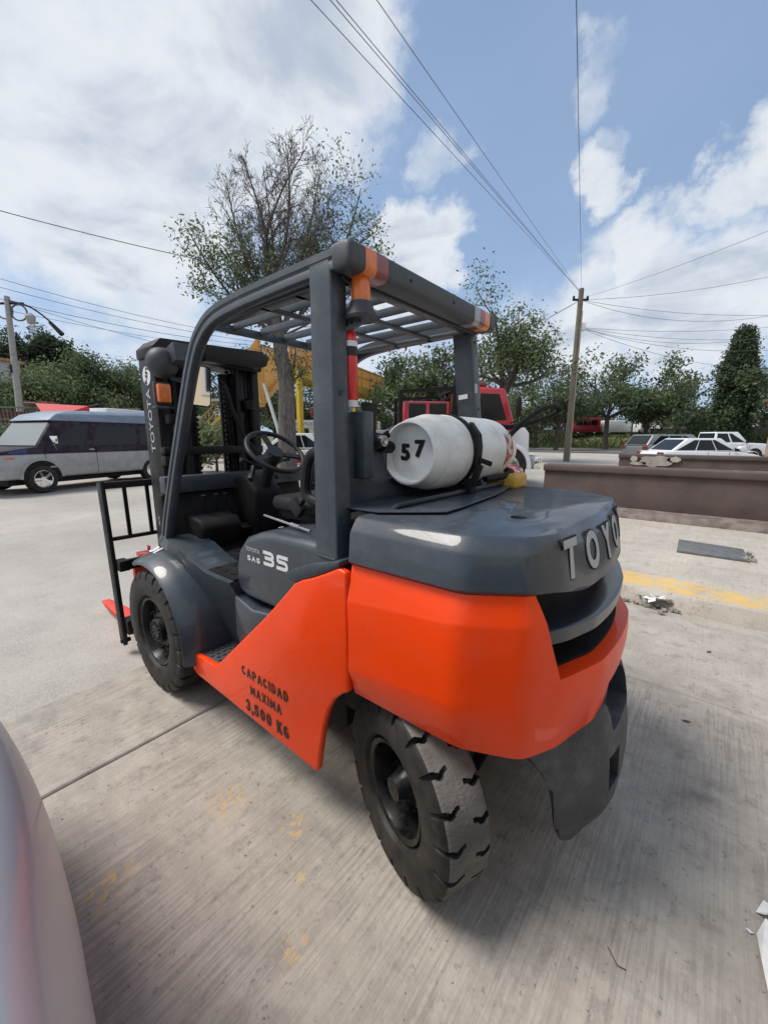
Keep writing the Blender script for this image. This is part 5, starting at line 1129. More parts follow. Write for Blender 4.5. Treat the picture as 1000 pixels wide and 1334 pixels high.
# bus and trucks on the raised road
def boxveh(nm, lab, cat, a, b, z0, z1, m, w=2.4, cabm=None, winrow=True):
    a = Vector((*a, 0)); b = Vector((*b, 0)); L_ = (b-a).length; d = (b-a).normalized(); e = empty(nm, (a.x, a.y, 0), atan2(d.y, d.x), label=lab, cat=cat)
    mb = MB(); mb.box(0, L_, -w/2, w/2, z0+.3, z1); mb.build('body', m, e, bevel=.12, segs=2)
    if winrow:
        for s in (1, -1):
            n_ = max(2, int(L_/1.2))
            for k in range(n_): mb = MB(); mb.box(.3+k*(L_-.6)/n_, .3+(k+.85)*(L_-.6)/n_, s*(w/2+.004)-.01, s*(w/2+.004)+.01, z0+(z1-z0)*.55, z0+(z1-z0)*.85); mb.build('window', 'glass', e, smooth=0)
    for x in (L_*.2, L_*.8):
        for s in (-1, 1):
            o = wheel_at(e, x, s*(w/2-.2), .42, .3); o.location.z = z0+.42
    return e
boxveh('red_bus', 'red bus on the raised road beyond the leaning pole', 'bus', (14.60, -62.29), (11.57, -64.78), 1.9, 4.3, 'redcar')
boxveh('white_truck', 'long white box truck on the raised road right of the red bus', 'truck', (11.22, -65.07), (7.66, -68.00), 1.9, 3.9, 'whitecar', winrow=False)
boxveh('white_van', 'small white van on the raised road, seen between the tree trunks', 'van', (6.81, -66.10), (5.61, -67.09), 1.9, 3.5, 'whitecar')
boxveh('white_bus', 'white bus behind the trees left of the far right pillar of the guard', 'bus', (40.50, -43.57), (37.47, -46.07), 1.2, 3.9, 'whitecar')
boxveh('parked_van', 'dark parked van seen between the extinguisher and the gas cylinder', 'van', (12.32, -14.96), (11.34, -15.77), .0, 1.85, 'greycar', 1.8)

# ================================================================== TERRAIN AND THE FAR SIDE OF THE ROAD
E1, E2 = Vector((*(57.93, -52.55), 0)), Vector((*(-13.01, -61.70), 0))
ed = (E2-E1).normalized(); en = Vector((ed.y, -ed.x, 0)); en = en if en.dot(E1-CAM) > 0 else -en
E1 = E1 - ed*60; E2 = E2 + ed*60
def strip(nm, m, offs, kind='structure', n=80, jit=0):
    rings = []
    for i in range(n+1):
        p = E1.lerp(E2, i/n); ring = []
        for o, z in offs:
            j = noise.noise(Vector((p.x*.15, p.y*.15, o)))*jit; q = p + en*(o+j); ring.append((q.x, q.y, z + j*.15))
        rings.append(ring)
    mb = MB(); mb.loft(rings, False, False); return tag(mb.build(nm, m, smooth=60), kind=kind)
strip('road', M_ROAD, [(-16, -.004), (-.5, .0)])
strip('verge', M_GRASSB, [(-.6, -.02), (-.3, .12), (.5, .15), (4.5, 1.45), (7, 1.7), (10, 1.8)], jit=.5)
strip('upper_road', M_ROAD, [(8, 1.86), (30, 1.9), (34, 1.6)])
# grass on the verge, one mass
rg = random.Random(3); mb = MB()
for k in range(14000):
    u = rg.random(); o = rg.uniform(-.3, 7.5); p = E1.lerp(E2, .28+u*.5) + en*o
    z = .12 + (max(0, o-.5)/4*1.35 if o < 4.5 else 1.4+(o-4.5)*.1); h = rg.uniform(.12, .45); a = rg.uniform(0, pi); w = rg.uniform(.06, .2); mb.mi = 0 if rg.random() < .6 else 1
    mb.add([(p.x-w*cos(a), p.y-w*sin(a), z-.05), (p.x+w*cos(a), p.y+w*sin(a), z-.05), (p.x+rg.uniform(-.1,.1), p.y, z+h)], [(0,1,2)])
tag(mb.build('grass', ['grass', 'drygrass'], smooth=0, fix=False), kind='stuff')
# crash barrier along the raised road
gr = empty('crash_barrier', (0,0,0), label='dark crash barrier along the raised road behind the roadside trees', cat='barrier')
A_ = E1 + en*8; B_ = E2 + en*8; nn = 40
for i in range(nn):
    p, q = A_.lerp(B_, i/nn), A_.lerp(B_, (i+1)/nn); mb = MB(); mb.bar((p.x, p.y, 2.25), (q.x, q.y, 2.25), .08, .95); mb.build('beam', 'barrier', gr, smooth=0); mb = MB(); mb.bar((p.x, p.y, 1.6), (p.x, p.y, 2.75), .2, .2); mb.build('post', 'barrier', gr, smooth=0)
# warehouses beyond
def bld(nm, lab, a, b, dep, z0, z1, wallm, roofm, nwin=0, gable=0, winz=(.35, .7)):
    a = Vector((*a, 0)); b = Vector((*b, 0)); L_ = (b-a).length; d = (b-a).normalized(); e = empty(nm, (a.x, a.y, 0), atan2(d.y, d.x), label=lab, cat='building')
    # local +x along the facade; facade faces the camera
    nrm = Vector((-d.y, d.x, 0)); s = 1 if nrm.dot(CAM-a) > 0 else -1
    mb = MB(); mb.box(0, L_, -s*dep if s > 0 else 0, 0 if s > 0 else dep, z0, z1); w_ = mb.build('wall', wallm, e, smooth=0)
    y0, y1 = (-dep, 0) if s > 0 else (0, dep)
    mb = MB(); mb.prism([(-.4, z1+.004), (L_+.4, z1+.004), (L_+.4, z1+.25), (L_/2, z1+.25+gable), (-.4, z1+.25)], 'y', y0-.4, y1+.4); mb.build('roof', roofm, e, smooth=0)
    for k in range(nwin):
        x0 = L_*(k+.2)/nwin; x1 = L_*(k+.8)/nwin; mb = MB(); mb.box(x0, x1, s*.0-.03, s*.0+.03, z0+(z1-z0)*winz[0], z0+(z1-z0)*winz[1]); f = mb.build('window', 'frame', e, smooth=0)
        mb = MB(); mb.box(x0+.1, x1-.1, s*.035-.01, s*.035+.01, z0+(z1-z0)*winz[0]+.1, z0+(z1-z0)*winz[1]-.1); mb.build('pane', 'glass', f, smooth=0)
    return e
bld('warehouse', 'low pale warehouse with white gable roof seen under the forked tree', (5.19, -85.57), (-1.24, -88.27), 12, 1.5, 4.6, 'palewall', 'whiteroof', 0, 1.6)
bld('warehouse', 'long low grey building right of the dark cypress', (-2.49, -94.47), (-10.29, -90.54), 12, 1.5, 5.2, 'palewall', 'greyroof', 5)
bld('warehouse', 'low white roofed shed far behind the pedestrian bridge columns', (66.42, -64.98), (55.16, -74.24), 14, 0, 4.5, 'palewall', 'whiteroof', 4, .8)
bld('roadside_shop', 'low pale shop wall glimpsed behind the trees left of the leaning pole', (34.00, -78.70), (20.61, -83.25), 12, 1.6, 4.4, 'palewall', 'greyroof', 4)
bld('corner_house', 'pale house with orange band and large window at the left edge', (69.09, 0.66), (57.51, -6.28), 3, 0, 9.6, 'palewall', 'orangetrim', 3, 0, (.74, .92))
# the building behind the camera, seen only in the mirror and the gloss
bh = empty('cream_building', (-9.5, -4, 0), radians(100), label='cream building behind the photographer, reflected in the side mirror', cat='building')
mb = MB(); mb.box(-4, 22, 0, 8, 0, 4.2); mb.build('wall', 'cream', bh, smooth=0)
for k in range(6):
    mb = MB(); mb.box(-2+k*4, -.2+k*4, -.03, .03, 1.8, 3.2); f = mb.build('window', 'frame', bh, smooth=0); mb = MB(); mb.box(-1.9+k*4, -.3+k*4, -.045, -.031, 1.9, 3.1); mb.build('pane', 'glass', f, smooth=0)
# kiosk at the right edge
kk = empty('kiosk', (*(-4.31, -22.17), 0), radians(-140), label='tan pillar and brown tiled eave of a small kiosk at the right edge', cat='kiosk')
mb = MB(); mb.lathe([(0,.30),(.8,.30),(2.7,.24)], (0,0,0), 'z', 20, True); mb.build('pillar', 'tan', kk); mb = MB(); mb.lathe([(0,.30),(.8,.30),(2.7,.24)], (2.6,0,0), 'z', 20, True); mb.build('pillar', 'tan', kk)
mb = MB(); mb.prism([(-.42,2.95),(3.2,2.95),(3.2,3.10),(1.2,3.35),(-.42,3.03)], 'y', -2.0, .45); mb.build('tiled_roof', 'brownroof', kk, smooth=0)

# ================================================================== PEDESTRIAN BRIDGE
br = empty('pedestrian_bridge', (0,0,0), label='yellow steel pedestrian bridge with orange panelled stairs behind the forklift', cat='footbridge')
Pn = Vector((15.5, -12.5, 5.15)); Pf = Vector((20.2, -26.8, 5.15)); bd = (Pf-Pn).normalized(); side = Vector((bd.y, -bd.x, 0))
if side.dot(CAM-Pn) < 0: side = -side
Lb = (Pf-Pn).length
for s, nm_ in ((0, 'near'), (1, 'far')):
    o = side*(0 if s == 0 else -1.9)
    mb = MB(); mb.bar(Pn+o+Vector((0,0,-.22)), Pf+o+Vector((0,0,-.22)), .16, .44); mb.build('deck_girder', 'bridgeyellow', br, smooth=0)
    mb = MB(); mb.bar(Pn+o+Vector((0,0,1.25)), Pf+o+Vector((0,0,1.25)), .08, .08); mb.build('hand_rail', 'bridgeorange', br, smooth=0)
    mb = MB(); mb.bar(Pn+o+Vector((0,0,.65)), Pf+o+Vector((0,0,.65)), .05, .05); mb.build('mid_rail', 'bridgeorange', br, smooth=0)
    n_ = 100
    for k in range(n_+1):
        p = Pn.lerp(Pf, k/n_)+o; mb = MB(); th = .10 if k % 10 == 0 else .055; mb.bar(p, p+Vector((0,0,1.3)), th, th); mb.build('baluster', 'bridgeorange', br, smooth=0)
mb = MB(); mb.prism([(0,0)], 'z', 0, 0) if 0 else None
q = [Pn, Pf, Pf-side*1.9, Pn-side*1.9]; mb.loft([[p+Vector((0,0,-.1)) for p in q], [p for p in q]], True, True); mb.build('deck', 'conc', br, smooth=0)
for k in range(14):
    p = Pn.lerp(Pf, (k+.5)/14); mb = MB(); mb.bar(p+Vector((0,0,-.3)), p-side*1.9+Vector((0,0,-.3)), .1, .2); mb.build('cross_beam', 'bridgeyellow', br, smooth=0)
for p in (Vector((*(16.77, -13.25), 0)), Vector((*(14.93, -12.56), 0)), Vector((18.9, -23.3, 0)), Vector((20.6,-22.8,0))):
    mb = MB(); mb.bar(p+Vector((0,0,-.05)), p+Vector((0,0,4.98)), .26, .26); mb.build('column', 'bridgeyellow', br, smooth=0)
# stairs: upper flight with solid side panels coming down to the left, then a lower flight
def flight(a, b, w, n, side_v, mpanel, hpan, nm='stair_flight'):
    a, b = Vector(a), Vector(b); e = None
    for k in range(n):
        p = a.lerp(b, (k+.5)/n); mb = MB(); mb.bar(p, p+side_v*w, abs((b-a).to_2d().length)/n*1.05, .05); mb.build('step', 'bridgeorange', br, smooth=0)
    for o in (0, w):
        q0, q1 = a+side_v*o, b+side_v*o
        if hpan > .3:
            mb = MB(); t = side_v*.04; P = [q0+Vector((0,0,-.45)), q1+Vector((0,0,-.45)), q1+Vector((0,0,hpan)), q0+Vector((0,0,hpan))]; mb.loft([P, [p+t for p in P]], True, True); mb.build('side_panel', mpanel, br, smooth=0)
        else:
            mb = MB(); mb.bar(q0, q1, .08, .25); mb.build('stringer', 'bridgeyellow', br, smooth=0)
            for zz in (.5, 1.0): mb = MB(); mb.bar(q0+Vector((0,0,zz)), q1+Vector((0,0,zz)), .05, .05); mb.build('stair_rail', 'bridgeorange', br, smooth=0)
            for k in range(10): p = q0.lerp(q1, k/9); mb = MB(); mb.bar(p, p+Vector((0,0,1.0)), .04, .04); mb.build('stair_post', 'bridgeorange', br, smooth=0)
tl = Vector((16.92, -11.70, 3.59)); plat = Vector((15.5, -12.5, 5.15))
flight(plat+Vector((.1,.1,.0)), tl, 1.7, 12, (-side).normalized()*1.0, 'bridgepanel', 1.75)
land = tl + Vector((1.2, .95, 0))
mb = MB(); q = [tl, land, land-side*3.4, tl-side*3.4]; mb.loft([[p+Vector((0,0,-.12)) for p in q], q], True, True); mb.build('landing', 'conc', br, smooth=0)
mb = MB(); q = [land+side*.03, land-side*3.4, ]; P = [tl+side*.05+Vector((0,0,-.5)), land+side*.05+Vector((0,0,-.5)), land+side*.05+Vector((0,0,1.9)), tl+side*.05+Vector((0,0,2.2))]; mb.loft([P, [p+side*.04 for p in P]], True, True); mb.build('landing_panel', 'bridgepanel', br, smooth=0)
flight(tl+Vector((.1,.1,-.1)), Vector((*(21.08, -9.70), .1)), 1.5, 18, side*-1, 'bridgepanel', .1)

# ================================================================== FENCE, HOUSES AND POLES AT THE LEFT
fe = empty('yard_fence', (0,0,0), label='rusty sheet and bar fence behind the van at the left edge', cat='fence')
F0, F1 = Vector((*(26.33, -0.85), 0)), Vector((*(21.70, -7.24), 0)); fd_ = (F1-F0).normalized(); L_ = (F1-F0).length
for z in (.5, 2.35, 2.95): mb = MB(); mb.bar(F0+Vector((0,0,z)), F1+Vector((0,0,z)), .06, .07); mb.build('rail', 'fencegrey', fe, smooth=0)
n_ = int(L_/.16)
for k in range(n_):
    p = F0.lerp(F1, k/n_); mb = MB() if k == 0 else mb
    if k == 0:
        mb.bar((0,0,.2), (0,0,2.98), .035, .035); bar0 = mb.build('bar', 'fencegrey', fe, smooth=0); bar0.location = p
    else: inst(bar0, fe, p)
k = 0
for t0 in [i*.065 for i in range(15)]:
    a = F0.lerp(F1, t0)-en*0; b = F0.lerp(F1, min(1, t0+.062)); off = Vector((.12, -.12, 0)); mb = MB()
    mb.bar(a+off+Vector((0,0,2.1)), b+off+Vector((0,0,2.1)), .03, 1.3 if t0 < .5 else 1.0); mb.build('sheet_panel', 'rustred' if t0 < .42 else 'fencegrey', fe, smooth=0); k += 1
# red tarp strung beside the fence
mb = MB(); c = [(17.99, -2.27, 2.76), (16.91, -3.68, 2.68), (16.89, -3.69, 2.36), (17.21, -2.39, 2.14)]
mb.add([Vector(p) for p in c], [(0,1,2,3)]); mb.add([Vector(p)+Vector((-.03,.03,0)) for p in c], [(3,2,1,0)])
tag(mb.build('red_tarp', 'tarp', smooth=0, fix=False), 'bright red tarpaulin awning stretched above the van windshield', 'awning')
mb = MB(); mb.tube([(17.99, -2.27, 2.76), (19.95, -2.21, 2.89)], .02, 6); mb.tube([(16.91, -3.68, 2.68), (17.56, -4.18, 2.80)], .02, 6); tag(mb.build('tarp_ropes', 'cable'), kind='stuff')
# orange-white clutter on the fence top
ct = MB()
for k in range(9):
    p = F0.lerp(F1, .36+.02*k+rnd.uniform(-.01,.01)); ct.obox((p.x, p.y, 3.05+rnd.uniform(0,.14)), rnd.uniform(.2,.5), .2, rnd.uniform(.08,.25), rz=rnd.uniform(0,3), rx=rnd.uniform(-.4,.4))
tag(ct.build('cloth_bundle', 'rustred', bevel=.03), 'rust coloured cloth bundle lying on top of the fence', 'cloth')
def pole(nm, lab, base, topv, r0, r1, m):
    e = empty(nm, base, label=lab, cat='utility pole'); b = Vector(base); t = Vector(topv)-b
    mb = MB(); mb.tube([Vector((0,0,0))+t*k/8 + Vector((0,0,-.2 if k == 0 else 0)) for k in range(9)], [r0+(r1-r0)*k/8 for k in range(9)], 14); mb.build('shaft', m, e); return e, t
lp, t = pole('utility_pole', 'concrete utility pole with coiled cables and lamp above the fence at the left', (*(29.44, -3.47), 0), (29.10, -3.75, 9.20), .19, .13, 'conc')
T = t; e = lp
lat = Vector((-.772, -.635, 0))
mb = MB(); mb.tube(crom([T+Vector((0,0,-.2)), T+lat*1.2+Vector((0,0,-.55)), T+lat*2.2+Vector((0,0,-1.3)), T+lat*2.7+Vector((0,0,-1.9))], 6), .045, 8); mb.build('lamp_arm', 'matblack', e)
mb = MB(); mb.tube([T+lat*2.2+Vector((0,0,-1.35)), T+lat*2.8+Vector((0,0,-2.0))], [.09,.13], 10); mb.build('lamp_head', 'matblack', e)
for ang, dx, dz in ((0, -.25, -.75), (0, .55, -.85)):
    mb = MB(); mb.tube([T + lat*(dx+.45*cos(a)) + Vector((0,0,dz+.42*sin(a))) for a in [2*pi*k/20 for k in range(21)]], .045, 6, False); mb.build('cable_coil', 'cable', e)
mb = MB(); mb.lathe([(-.3,.0),(-.28,.18),(.1,.24),(.25,.12),(.3,.0)], tuple(T+lat*1.15+Vector((0,0,-1.15))), 'z', 16); mb.build('lamp_globe', 'conc', e)
mb = MB(); mb.obox(tuple(T*.58+lat*-.1), .3, .3, .45); mb.build('junction_box', 'matblack', e)
mb = MB(); mb.bar(T*.96-lat*.9, T*.96+lat*.9, .08, .1); mb.build('crossarm', 'matblack', e)
# pole on the right, leaning
rp_, T2 = pole('leaning_pole', 'tall weathered pole leaning right, with meter box and conduit, behind the brown planter', (4.75, -25.2, 0), (4.69, -25.12, 9.93), .20, .14, 'wood')
mb = MB(); a0 = Vector((-.17,.06,0)); mb.tube([a0+T2*k/8 for k in range(8)], .04, 8); mb.build('conduit', 'conduit', rp_)
mb = MB(); mb.obox(tuple(T2*.79+Vector((-.22,-.12,0))), .26, .26, .42, rz=.6); mb.build('meter_box', 'whitecar', rp_, bevel=.02)
mb = MB(); mb.bar(T2*.94-lat*.45, T2*.94+lat*.45, .1, .1); mb.build('crossarm', 'matblack', rp_)
for s in (-.4, .4): mb = MB(); mb.lathe([(0,.05),(.05,.08),(.1,.04),(.14,.06),(.18,.0)], tuple(T2*.94+lat*s+Vector((0,0,.05))), 'z', 10); mb.build('insulator', 'matblack', rp_)
PT = Vector((4.75,-25.2,0))+T2
# transmission tower far left
tw = empty('transmission_tower', (*(187.77, -36.38), 0), .4, label='lattice transmission tower in the haze above the dark pine', cat='pylon')
mb = MB(); Hh = 40; z = 0; lv = [(0,5.5),(10,4),(18,2.8),(25,2.0),(31,1.6),(36,1.5),(40,1.4)]
for (za, wa), (zb, wb) in zip(lv, lv[1:]):
    for i in range(4):
        ca = [(-1,-1),(1,-1),(1,1),(-1,1)][i]; cb_ = [(-1,-1),(1,-1),(1,1),(-1,1)][(i+1) % 4]
        mb.bar((ca[0]*wa, ca[1]*wa, za), (ca[0]*wb, ca[1]*wb, zb), .22, .22); mb.bar((ca[0]*wa, ca[1]*wa, za), (cb_[0]*wb, cb_[1]*wb, zb), .13, .13); mb.bar((cb_[0]*wa, cb_[1]*wa, za), (ca[0]*wb, ca[1]*wb, zb), .13, .13); mb.bar((ca[0]*wb, ca[1]*wb, zb), (cb_[0]*wb, cb_[1]*wb, zb), .13, .13)
tag(mb.build('lattice', 'lattice', tw, smooth=0), kind='stuff')
for zz in (31, 36, 40): mb = MB(); mb.bar((-4.5,0,zz), (4.5,0,zz), .3, .3); mb.bar((-4.5,0,zz), (0,0,zz+1.5), .15, .15); mb.bar((4.5,0,zz), (0,0,zz+1.5), .15, .15); mb.build('tower_arm', 'lattice', tw, smooth=0)
# billboard at the left edge
bb = empty('billboard', (*(36.06, -3.20), 0), radians(-20), label='pale billboard panel on posts at the far left edge', cat='billboard')
mb = MB(); mb.box(-.08, .08, -.6, 3.0, 7.0, 9.1); mb.build('panel', 'palewall', bb); mb = MB(); mb.cyl((0, 2.2, 0), (0, 2.2, 7), .12); mb.build('post', 'fencegrey', bb)
# street lamps beyond the road
for lab, b, tz in (('slim green street lamp rising between the two rightmost trees', (0.13, -57.36), 7.5), ('slim grey street lamp behind the tree right of the leaning pole', (5.84, -56.54), 6.2)):
    e = empty('street_lamp', (*b, 0), label=lab, cat='street lamp', group='street lamps along the far road'); mb = MB(); mb.tube([(0,0,0),(0,0,tz)], [.09,.06], 8); mb.build('post', 'lampgreen', e); mb = MB(); mb.tube([(0,0,tz),(lat.x*.5,lat.y*.5,tz+.3),(lat.x*1.2,lat.y*1.2,tz+.35)], .05, 6); mb.build('arm', 'lampgreen', e); mb = MB(); mb.obox((lat.x*1.4,lat.y*1.4,tz+.33), .5, .2, .1, rz=.7); mb.build('lamp_head', 'lampgreen', e)
# overhead cables
def wire(pts, r, lab, sag=0, group=None):
    a, b = Vector(pts[0]), Vector(pts[1]); mb = MB(); n = 24
    mb.tube([a.lerp(b, k/n) - Vector((0,0,sag*4*(k/n)*(1-k/n))) for k in range(n+1)], r, 6); o = mb.build('power_cable', 'cable'); tag(o, lab, 'cable', group)
ov = 'overhead cables running back over the camera from the leaning pole'
def ext_(a, b, k=1.25): a, b = Vector(a), Vector(b); return (a, a+(b-a)*k)
for (tp, lab) in (((2.29, -2.76, 6.96), 'leftmost of the overhead cables that cross the sky from the top left of centre'), ((2.10, -2.91, 6.96), 'second overhead cable from the left, close beside a third one'), ((2.04, -2.96, 6.96), 'third overhead cable from the left, nearly touching the second'), ((1.64, -3.29, 6.96), 'fourth overhead cable, ending at the top right of centre'), ((-0.53, -4.29, 6.42), 'single cable rising almost vertically from the leaning pole to the top of the picture')):
    a = PT + Vector((0,0,-.25 if 'single' not in lab else .0)); wire(ext_(a, tp, 1.3), .0055, lab, 0, ov)
rw = 'cables from the leaning pole to the right'
p0 = PT + T2*-.06; p1 = PT + T2*-.21
for a, b, sg, lab in ((p0, (-7.25, -33.65, 11.37), .5, 'upper right cable sweeping up from the pole crossarm'), (p0, (-8.17, -37.00, 9.16), .6, 'level cable leaving the pole crossarm to the right'), (p1, (-9.03, -42.88, 10.54), 1.6, 'sagging cable from the meter box to the right'), (p1, (-7.99, -34.25, 7.03), 1.0, 'lowest sagging cable from the meter box to the right'), (p1, (-8.84, -42.73, 9.18), .8, 'middle cable from the meter box to the right'), (p1, (-9.23, -43.05, 6.87), 1.3, 'faint lower cable from the meter box towards the cypress'), (p0, (-6.87, -30.75, 8.59), 1.2, 'slack cable from the pole crossarm crossing the far clouds'), (p1, (-7.88, -36.76, 8.72), .5, 'tight cable from the meter box to the right edge'), (p0, (19.64, -32.25, 8.67), .6, 'cable falling left from the pole crossarm into the tree'), (p0, (15.42, -30.54, 8.88), .5, 'second cable falling left from the pole crossarm')):
    wire((a, b), .010, lab, sg, rw)
wire(((8.71, -41.24, 14.23), (-7.18, -31.00, 13.67)), .012, 'thin cable rising to the right edge above the far clouds', .3)
lw_ = 'cables crossing the left sky'
for a, b, sg, lab in (((14.13, -0.52, 7.76), (11.50, -7.87, 7.50), .1, 'highest thin cable across the left sky above the mast'), ((25.55, -1.49, 9.24), (22.09, -14.70, 7.95), .3, 'upper of the bundled left cables passing over the mast'), ((25.61, -1.44, 8.85), (22.10, -14.69, 7.72), .3, 'second of the bundled left cables passing over the mast'), ((22.89, -1.09, 7.62), (20.36, -13.53, 7.05), .3, 'third of the bundled left cables passing over the mast'), ((29.03, -3.80, 8.96), (32.67, -21.53, 8.67), .4, 'cable from the concrete pole top running right over the trees'), ((29.04, -3.80, 8.44), (50.10, -33.09, 14.15), .5, 'cable from the concrete pole coil to the far right'), ((28.63, -1.54, 6.11), (28.80, -3.99, 6.12), .1, 'short cable left of the concrete pole at mid height'), ((28.91, -3.90, 6.82), (44.27, -17.17, 9.39), .3, 'low cable from the concrete pole behind the van roof')):
    wire((a, b), .012, lab, sg, lw_)

# ================================================================== TREES
import numpy as np
def leafmat(name, a, b):
    k = NT(name); n = k.noise(k.map((1,1,1)), 1.3, 3, .6, .35, .65); c = k.mix(n, a, b); k.l(c, k.b.inputs['Base Color']); k.b.inputs['Roughness'].default_value = .55; k.b.inputs['Specular IOR Level'].default_value = .3
    tr_ = k.n('ShaderNodeBsdfTranslucent'); k.l(c, tr_.inputs[0]); mx = k.n('ShaderNodeMixShader'); mx.inputs[0].default_value = .42; k.l(k.b.outputs[0], mx.inputs[1]); k.l(tr_.outputs[0], mx.inputs[2]); k.l(mx.outputs[0], k.t.nodes['Material Output'].inputs[0]); return k.m
M['leafA'] = leafmat('leaf_mid', (.14,.185,.085), (.095,.135,.06)); M['leafB'] = leafmat('leaf_light', (.22,.26,.13), (.15,.19,.09)); M['leafC'] = leafmat('leaf_dark', (.07,.10,.055), (.045,.065,.038)); M['leafD'] = leafmat('leaf_dry', (.20,.165,.10), (.14,.13,.07))
def leaves(name, centers, per, rad, size, mats, parent, seed, flat=.8, wts=None):
    r = np.random.default_rng(seed); c = np.repeat(np.array(centers, dtype=np.float32), per, axis=0); n = len(c)
    c += r.normal(0, 1, (n, 3)).astype(np.float32)*np.array([rad, rad, rad*flat], dtype=np.float32)
    u = r.normal(0, 1, (n, 3)); u /= np.linalg.norm(u, axis=1, keepdims=True); w = r.normal(0, 1, (n, 3)); w -= u*(w*u).sum(1, keepdims=True); w /= np.linalg.norm(w, axis=1, keepdims=True)
    s = size*r.uniform(.6, 1.3, (n, 1)); v = np.stack([c-u*s, c-w*s*.42+u*s*.1, c+u*s, c+w*s*.42+u*s*.1], 1).reshape(-1, 3)
    me = bpy.data.meshes.new(name); me.vertices.add(4*n); me.vertices.foreach_set('co', v.astype(np.float32).ravel()); me.loops.add(4*n); me.loops.foreach_set('vertex_index', np.arange(4*n, dtype=np.int32)); me.polygons.add(n); me.polygons.foreach_set('loop_start', np.arange(0, 4*n, 4, dtype=np.int32))
    for m in mats: me.materials.append(M[m])
    idx = r.choice(len(mats), size=len(centers), p=wts); idx = np.repeat(idx, per); fl_ = r.random(n) < .25; idx[fl_] = r.choice(len(mats), size=int(fl_.sum()), p=wts)
    me.polygons.foreach_set('material_index', idx.astype(np.int32)); me.update(); me.validate()
    o = bpy.data.objects.new(name, me); COL.objects.link(o); o.parent = parent; return o
def branch(mb, rg, p, d, L_, r, depth, tips, up=.15, wob=.22, kids=(3,5), bareflag=False, minr=.006):
    n = 4 if depth > 1 else 3; pts = [p]; rs = [r]; dd = d.normalized()
    for k in range(n):
        dd = (dd + Vector((rg.gauss(0,wob), rg.gauss(0,wob), rg.gauss(0,wob)+up*.3))).normalized(); p = p + dd*L_/n; pts.append(p); rs.append(max(minr, r*(1-.55*(k+1)/n)))
    mb.tube(pts, rs, 7 if r > .12 else 5 if r > .05 else 3, False)
    if depth == 0: tips.append(tuple(pts[-1])); tips.append(tuple(pts[-2])); return
    m = rg.randint(*kids)
    for k in range(m):
        t = .30 + .70*(k+rg.random()*.8)/m; i = min(n-1, int(t*n)); q = pts[i].lerp(pts[i+1], t*n-i) if i < n else pts[-1]
        ax = Vector((rg.gauss(0,1), rg.gauss(0,1), rg.gauss(0,1)*.6)); side_ = (ax - dd*ax.dot(dd)).normalized(); nd = (dd*rg.uniform(.5,.95) + side_*rg.uniform(.5,.95) + Vector((0,0,up))).normalized()
        branch(mb, rg, q, nd, L_*rg.uniform(.42,.66), max(minr, rs[i]*rg.uniform(.42,.6)), depth-1, tips, up, wob, kids, bareflag, minr)
def tree(nm, lab, base, H, th, r, spread, seed, per=16, lsize=.16, lrad=.5, mats=('leafA','leafB','leafC'), wts=(.45,.25,.30), depth=3, nl=6, lean=(0,0), bark='bark', group=None, cat='tree', low=False, kids=(3,5)):
    rg = random.Random(seed); e = empty(nm, (base[0], base[1], 0), label=lab, cat=cat, group=group); mb = MB(); tips = []
    top = Vector((lean[0], lean[1], th)); mb.tube([Vector((0,0,-.2)), Vector((lean[0]*.2, lean[1]*.2, th*.35)), Vector((lean[0]*.6, lean[1]*.6, th*.7)), top], [r*1.25, r, r*.9, r*.8], 10, False)
    for k in range(nl):
        a = 2*pi*k/nl + rg.uniform(-.4,.4); el = rg.uniform(.25, 1.1) if k else 1.4
        Lk = (H-th)*rg.uniform(.50,.68) if el > .8 else spread*rg.uniform(.6,.85)
        d = Vector((cos(a)*cos(el), sin(a)*cos(el), sin(el))); st = top - Vector((0,0,rg.uniform(0, th*.25)))*(k > 0)
        branch(mb, rg, st, d, Lk, r*rg.uniform(.45,.62), depth-1, tips, .18, .2, kids)
    mb.build('trunk', bark, e, smooth=80, fix=False)
    leaves('crown', tips, per, lrad, lsize, mats, e, seed, .75, wts); return e
